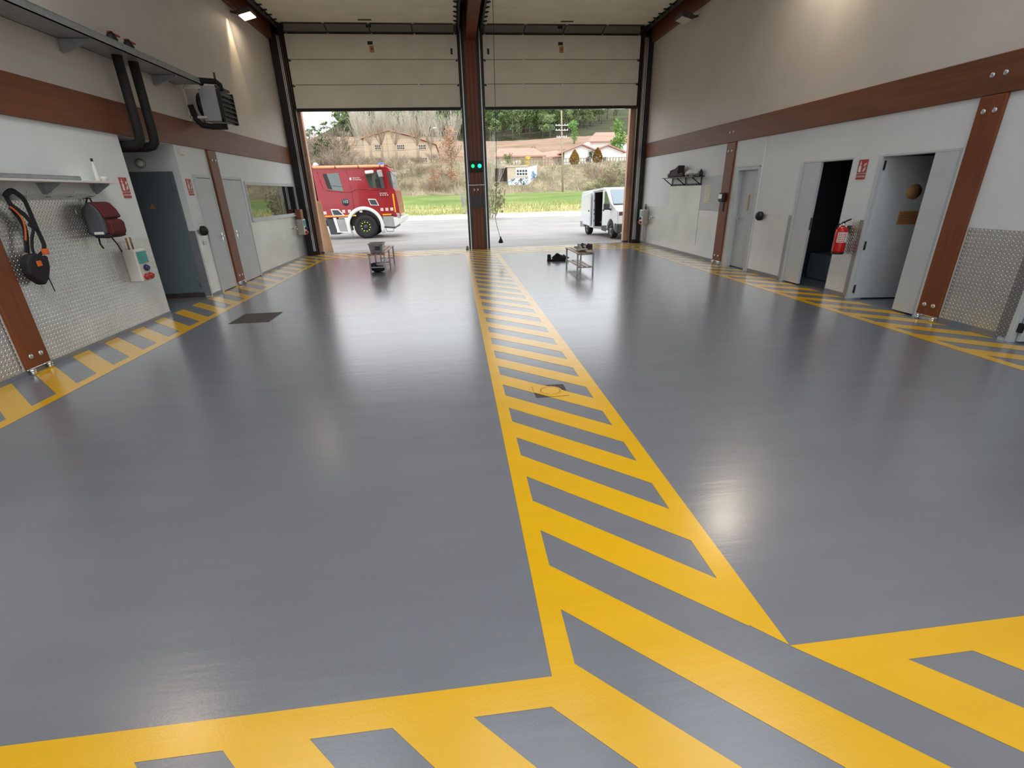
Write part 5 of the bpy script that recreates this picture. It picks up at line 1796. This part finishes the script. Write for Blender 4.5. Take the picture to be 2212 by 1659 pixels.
def proto_tree(kind, seed):
    """one mesh per tree: trunk and crown in two material slots"""
    rnd = random.Random(seed)
    b = MB()
    if kind == 'pine':
        b.tube([(0, 0, 0), (.1, 0, 3), (.0, .1, 5.2)], [.16, .12, .05], 6)
        b.use(1)
        for i in range(11):
            a = rnd.uniform(0, 2 * PI)
            z = rnd.uniform(2.4, 6.2)
            q = (1.9 - .22 * (z - 2.4)) * rnd.uniform(.2, .9)
            b.leaves((q * math.cos(a), q * math.sin(a), z), (.95, .95, .65), 46, .22, rnd, .3)
        return b, [M['bark'], M['pine']]
    if kind == 'poplar':
        for k in range(7):
            a = rnd.uniform(0, 2 * PI)
            limb(b, (.25 * math.cos(a), .25 * math.sin(a), 0), (.22 * math.cos(a), .22 * math.sin(a), 1), rnd.uniform(4.5, 6), .06, 2, rnd, .14, .5, 6, 3, .02, 3)
        return b, [M['pale']]
    if kind == 'pollard':
        b.tube([(0, 0, 0), (.05, 0, 1.2), (0, .05, 2.2)], [.22, .18, .2], 7)
        for k in range(18):
            a = rnd.uniform(0, 2 * PI)
            limb(b, (0, 0, 2.1), (.5 * math.cos(a), .5 * math.sin(a), 1), rnd.uniform(1.4, 2.2), .04, 1, rnd, .16, .5, 4, 2, .018, 3)
        return b, [M['twig']]
    if kind == 'bare':
        limb(b, (0, 0, 0), (0, 0, 1), 1.8, .13, 4, rnd, .55, .22, 4, 2, .014, 3)
        return b, [M['twig']]
    if kind == 'thicket':
        for k in range(26):
            a = rnd.uniform(0, 2 * PI)
            q = rnd.uniform(0, .9)
            limb(b, (q * math.cos(a), q * math.sin(a), 0), (.7 * math.cos(a), .7 * math.sin(a), 1), rnd.uniform(.7, 1.3), .02, 2, rnd, .5, .1, 4, 2, .011, 3)
        return b, [M['twig']]
    if kind == 'olive':
        for k in range(9):
            a = rnd.uniform(0, 2 * PI)
            limb(b, (.2 * math.cos(a), .2 * math.sin(a), 0), (.5 * math.cos(a), .5 * math.sin(a), 1), 1.1, .03, 1, rnd, .4, .2, 4, 2, .012, 3)
        b.use(1)
        for k in range(8):
            a = rnd.uniform(0, 2 * PI)
            b.leaves((.6 * math.cos(a), .6 * math.sin(a), rnd.uniform(.5, 1.7)), (.6, .6, .5), 60, .09, rnd, .2)
        return b, [M['twig'], M['olive']]
    if kind == 'evergreen':
        b.tube([(0, 0, 0), (0, 0, 1.2)], [.12, .08], 6)
        b.use(1)
        for k in range(12):
            a = rnd.uniform(0, 2 * PI)
            q = rnd.uniform(.1, .8)
            b.leaves((q * math.cos(a), q * math.sin(a), rnd.uniform(.5, 2.6)), (.6, .6, .55), 70, .10, rnd, .3)
        return b, [M['bark'], M['evergreen']]
    if kind == 'cone':
        b.tube([(0, 0, 0), (0, 0, .4)], [.1, .1], 6)
        b.use(1)
        for k in range(1100):
            z = rnd.random()
            rr = .62 * math.sin(PI * min(1, (z * .86 + .14)) ** .9) ** .8 * (1 - z * .35)
            a = rnd.uniform(0, 2 * PI)
            b.leaves((rr * math.cos(a), rr * math.sin(a), .15 + z * 1.55), (.06, .06, .06), 1, .09, rnd)
        return b, [M['bark'], M['thuja']]
    if kind == 'rust':
        limb(b, (0, 0, 0), (0, 0, 1), 2.2, .1, 3, rnd, .35, .35, 4, 2, .015, 4)
        b.use(1)
        for k in range(22):
            z = rnd.uniform(.7, 5.4)
            a = rnd.uniform(0, 2 * PI)
            q = rnd.uniform(.1, .95) * (1.15 - .17 * abs(z - 2.4))
            b.leaves((q * math.cos(a), q * math.sin(a), z), (.65, .65, .75), 90, .07, rnd, .1)
        return b, [M['twig'], M['rust']]
    if kind == 'greentree':
        b.tube([(0, 0, 0), (.1, 0, 2.2)], [.16, .1], 6)
        b.use(1)
        for k in range(16):
            a = rnd.uniform(0, 2 * PI)
            q = rnd.uniform(.1, 1.1)
            b.leaves((q * math.cos(a), q * math.sin(a), rnd.uniform(1.2, 4.6)), (.8, .8, .7), 60, .15, rnd, .3)
        return b, [M['bark'], M['brightgreen']]
    if kind == 'bloom':
        for k in range(10):
            a = rnd.uniform(0, 2 * PI)
            limb(b, (0, 0, 0), (.5 * math.cos(a), .5 * math.sin(a), 1), 1.0, .03, 1, rnd, .35, .2, 3, 2, .012, 3)
        b.use(1)
        for k in range(8):
            a = rnd.uniform(0, 2 * PI)
            b.leaves((.55 * math.cos(a), .55 * math.sin(a), rnd.uniform(.5, 1.3)), (.45, .45, .4), 50, .08, rnd, .1)
        return b, [M['twig'], M['bloom']]
    if kind == 'willow':
        for k in range(12):
            a = rnd.uniform(0, 2 * PI)
            limb(b, (.2 * math.cos(a), .2 * math.sin(a), 0), (.28 * math.cos(a), .28 * math.sin(a), 1), rnd.uniform(2.2, 3.2), .045, 2, rnd, .22, .35, 6, 3, .010, 3)
        b.use(1)
        for k in range(22):
            a = rnd.uniform(0, 2 * PI)
            q = rnd.uniform(.1, .8)
            z = rnd.uniform(.6, 4.2)
            b.leaves((q * math.cos(a), q * math.sin(a), z), (.5, .5, .7), 30, .07, rnd, .1)
        return b, [M['pale'], M['olive']]

_P = {}
def tree(kind, var, x, y, s, label, name, cat, group=None, dz=-.1, rz=None):
    key = (kind, var)
    if key not in _P:
        b, ms = proto_tree(kind, hash_seed(kind, var))
        _P[key] = b.mesh(name, ms)
    o = bpy.data.objects.new(name, _P[key])
    COL.objects.link(o)
    o.location = on_ground(x, y, dz)
    o.scale = s if isinstance(s, tuple) else (s, s, s)
    o.rotation_euler = (0, 0, rz if rz is not None else (x * 7.3 + y * 3.1) % 6.28)
    return tag(o, label, cat, group)
def hash_seed(k, v):
    return sum(ord(c) * (i + 3) for i, c in enumerate(k)) * 17 + v

def plants():
    rnd = random.Random(77)
    # wooded hill
    n = 0
    tries = 0
    pts = []
    while n < 300 and tries < 20000:
        tries += 1
        y = rnd.uniform(212, 272)
        x = rnd.uniform(-.31 * y, .33 * y)
        u = x / y
        if u > .24 and rnd.random() > (.33 - u) * 7:
            continue
        if y < 214 + max(0, u - .2) * 260:
            continue
        if u < -.16 and rnd.random() > .5:
            continue
        if u < -.195 and (gz(x, y) + 9.5 - 1.7) / y > .118 + (u + .26) * .35:
            continue
        if any((x - a) ** 2 + (y - b_) ** 2 < 7 for a, b_ in pts):
            continue
        pts.append((x, y))
        tree('pine', n % 4, x, y, rnd.uniform(1.25, 1.9), 'green pine of the wood covering the hill', 'pine_tree', 'tree', 'pines on the wooded hill')
        n += 1
    for i in range(16):
        u = -.275 + i * .0055
        y = 222 + (i * 37) % 31
        tree('pine', i % 4, u * y, y, rnd.uniform(.55, .95), 'small dark pine on the left crest of the hill against the sky', 'pine_tree', 'tree', 'pines on the left crest')
    # pale bare trees before the wood
    for i, (u, y) in enumerate(((-.172, 128), (-.16, 120), (-.150, 128), (-.135, 119), (-.118, 126), (-.1, 132), (-.083, 124), (-.06, 130), (-.046, 119), (-.03, 124), (-.008, 121), (.008, 128), (-.122, 135), (-.07, 136))):
        tree('poplar', i % 3, u * y, y, rnd.uniform(.85, 1.15), 'pale leafless tree in the row behind the ochre building', 'bare_poplar', 'tree', 'pale leafless trees before the wood')
    # pollarded trees before the warehouse
    for i, (x, y, lab) in enumerate(((-12.9, 88, 'leftmost pollarded tree before the ochre building'), (-11.3, 89, 'pollarded tree close beside the leftmost one before the ochre building'), (-8.9, 88, 'middle pollarded tree before the ochre building'), (-5.3, 87, 'pollarded tree before the right windows of the ochre building'), (-3.2, 88, 'thin pollarded tree at the right corner of the ochre building'))):
        tree('pollard', i % 2, x, y, (1.15, 1.15, 1.2) if i < 4 else (.7, .7, 1), lab, 'pollarded_tree', 'tree')
    # thicket on the left bank, behind the fire engine
    k = 0
    for y in (57.5, 60, 62.5, 65, 67.5):
        for j in range(9):
            u = -.31 + j * .036 + rnd.uniform(-.012, .012)
            x = u * y
            if x > .6:
                continue
            big = 1 if u < -.17 else .5
            tree('thicket', k % 4, x, y + rnd.uniform(-1, 1), rnd.uniform(.9, 1.4) * big, 'leafless grey brown bush of the thicket on the bank', 'bare_bush', 'bush', 'leafless bushes on the left bank')
            k += 1
    for i in range(13):
        u = -.30 + i * .0095 + rnd.uniform(-.004, .004)
        y = rnd.uniform(64, 74)
        tree('bare', i % 3, u * y, y, rnd.uniform(.75, 1.05), 'bare spreading tree among the bushes left of the ochre building', 'bare_tree', 'tree', 'bare trees left of the ochre building')
    for (x, y, s, lab) in ((-14.6, 62, 1.15, 'dark evergreen bush above the rear of the fire engine'), (-18.6, 66, 1.0, 'evergreen bush at the far left behind the outside post'), (-16.6, 60, .8, 'small evergreen bush just above the truck roof at left')):
        tree('evergreen', 0, x, y, s, lab, 'evergreen_bush', 'bush')
    for i in range(10):
        u = -.285 + i * .02
        tree('olive', i % 2, u * 60, 58 + (i % 3), rnd.uniform(.6, .9), 'olive green bush low on the left bank', 'olive_bush', 'bush', 'olive green bushes on the left bank')
    tree('rust', 0, -.3, 58, (1.15, 1.15, 1.05), 'tall tree with rust brown dry leaves left of the centre column', 'rust_tree', 'tree')
    tree('rust', 1, -2.0, 57, .55, 'low bush with rust brown leaves below the tall rusty tree', 'rust_bush', 'bush')
    tree('willow', 0, 1.0, 42.5, (.3, .3, .42), 'thin pale bush in front of the rusty tree by the column', 'pale_bush', 'bush')
    tree('willow', 1, 2.55, 36.5, (.6, .6, .9), 'tall pale green bush just right of the centre column', 'willow_bush', 'bush', dz=.0)
    tree('olive', 0, 2.75, 37.5, (1.0, 1.0, 1.5), 'rounded grey green bush at the foot of the tall pale bush by the column', 'olive_bush', 'bush')
    # right bank
    for (x, y, lab) in ((18.2, 65, 'left cone shaped brown conifer before the white house'), (21.7, 65, 'right cone shaped brown conifer before the white house')):
        tree('cone', 0, x * 65 / 75, y + 1, 1.05, lab, 'conifer', 'tree')
    tree('bloom', 0, 9.7, 68.6, (.95, .95, .95), 'yellow flowering bush before the low pale building', 'flowering_bush', 'bush')
    tree('bloom', 1, 16.2, 69, .6, 'small yellow bush left of the left conifer', 'flowering_bush', 'bush')
    tree('evergreen', 1, 19.0, 70, .55, 'small dark bush between the two conifers', 'evergreen_bush', 'bush')
    tree('evergreen', 2, 7.6, 69, .6, 'dark little tree at the left end of the fence', 'evergreen_bush', 'bush')
    tree('greentree', 0, 26.6, 82, (1.1, 1.1, 1.35), 'fresh green tree above the roofs at the right', 'green_tree', 'tree')
    tree('greentree', 1, 38, 160, 1.3, 'round green tree alone on the red slope', 'green_tree', 'tree')
    for i in range(6):
        tree('thicket', i % 4, 16.5 + i * .75, 60 - i * 1.6, (.62, .62, .85), 'tall leafless bush above the white van', 'bare_bush', 'bush', 'leafless bushes above the van')
    for i in range(4):
        tree('olive', i % 2, 15.2 + i * .9, 55.5 - i * .6, .7, 'olive green bush at the foot of the bank by the van', 'olive_bush', 'bush', 'green bushes above the van')
    for i in range(6):
        tree('thicket' if i % 2 else 'olive', i % 2, 18.6 + i * .55, 58 - i * 1.3, (1.15, 1.15, 1.3), 'grey green bush on the bank beside the right outside post', 'bank_bush', 'bush', 'bushes on the bank beside the right post')
    tree('rust', 2, 17.6, 60, .22, 'small orange brown bush on the bank above the van', 'rust_bush', 'bush')
    for i in range(12):
        tree('bare', i % 3, 9 + i * 2.6, 96 + (i * 7 % 30), .8, 'bare tree on the red slope above the low building', 'bare_tree', 'tree', 'bare trees on the red slope')
    # uncountable grass and stems
    b = MB()
    for i in range(5200):
        x = rnd.uniform(-18, 22)
        y = rnd.uniform(42.6, 46.6)
        z = gz(x, y)
        h = rnd.uniform(.12, .5)
        a = rnd.uniform(0, PI)
        dx, dy = .035 * math.cos(a), .035 * math.sin(a)
        b.use(0 if rnd.random() < .4 else 1)
        lx, ly = rnd.gauss(0, .12), rnd.gauss(0, .12)
        b._add([(x - dx, y - dy, z), (x + dx, y + dy, z), (x + lx, y + ly, z + h)], [(0, 1, 2)])
    o = b.build('tall_grass', [M['dry'], M['gfresh']], fix=False)
    tag(o, 'tall dry and green grass along the road verge', 'grass', kind='stuff')
    b = MB()
    for i in range(3500):
        y = rnd.uniform(55, 67)
        x = rnd.uniform(-.3 * y, .38 * y)
        z = gz(x, y)
        h = rnd.uniform(.2, .8)
        a = rnd.uniform(0, PI)
        dx, dy = .03 * math.cos(a), .03 * math.sin(a)
        b.use(rnd.choice((0, 1, 1, 2, 2)))
        lx, ly = rnd.gauss(0, .25), rnd.gauss(0, .25)
        b._add([(x - dx, y - dy, z), (x + dx, y + dy, z), (x + lx, y + ly, z + h)], [(0, 1, 2)])
    o = b.build('dry_scrub', [M['dry'], M['twig'], M['olive']], fix=False)
    tag(o, 'dry stems and brambles covering the bank', 'scrub', kind='stuff')
plants()
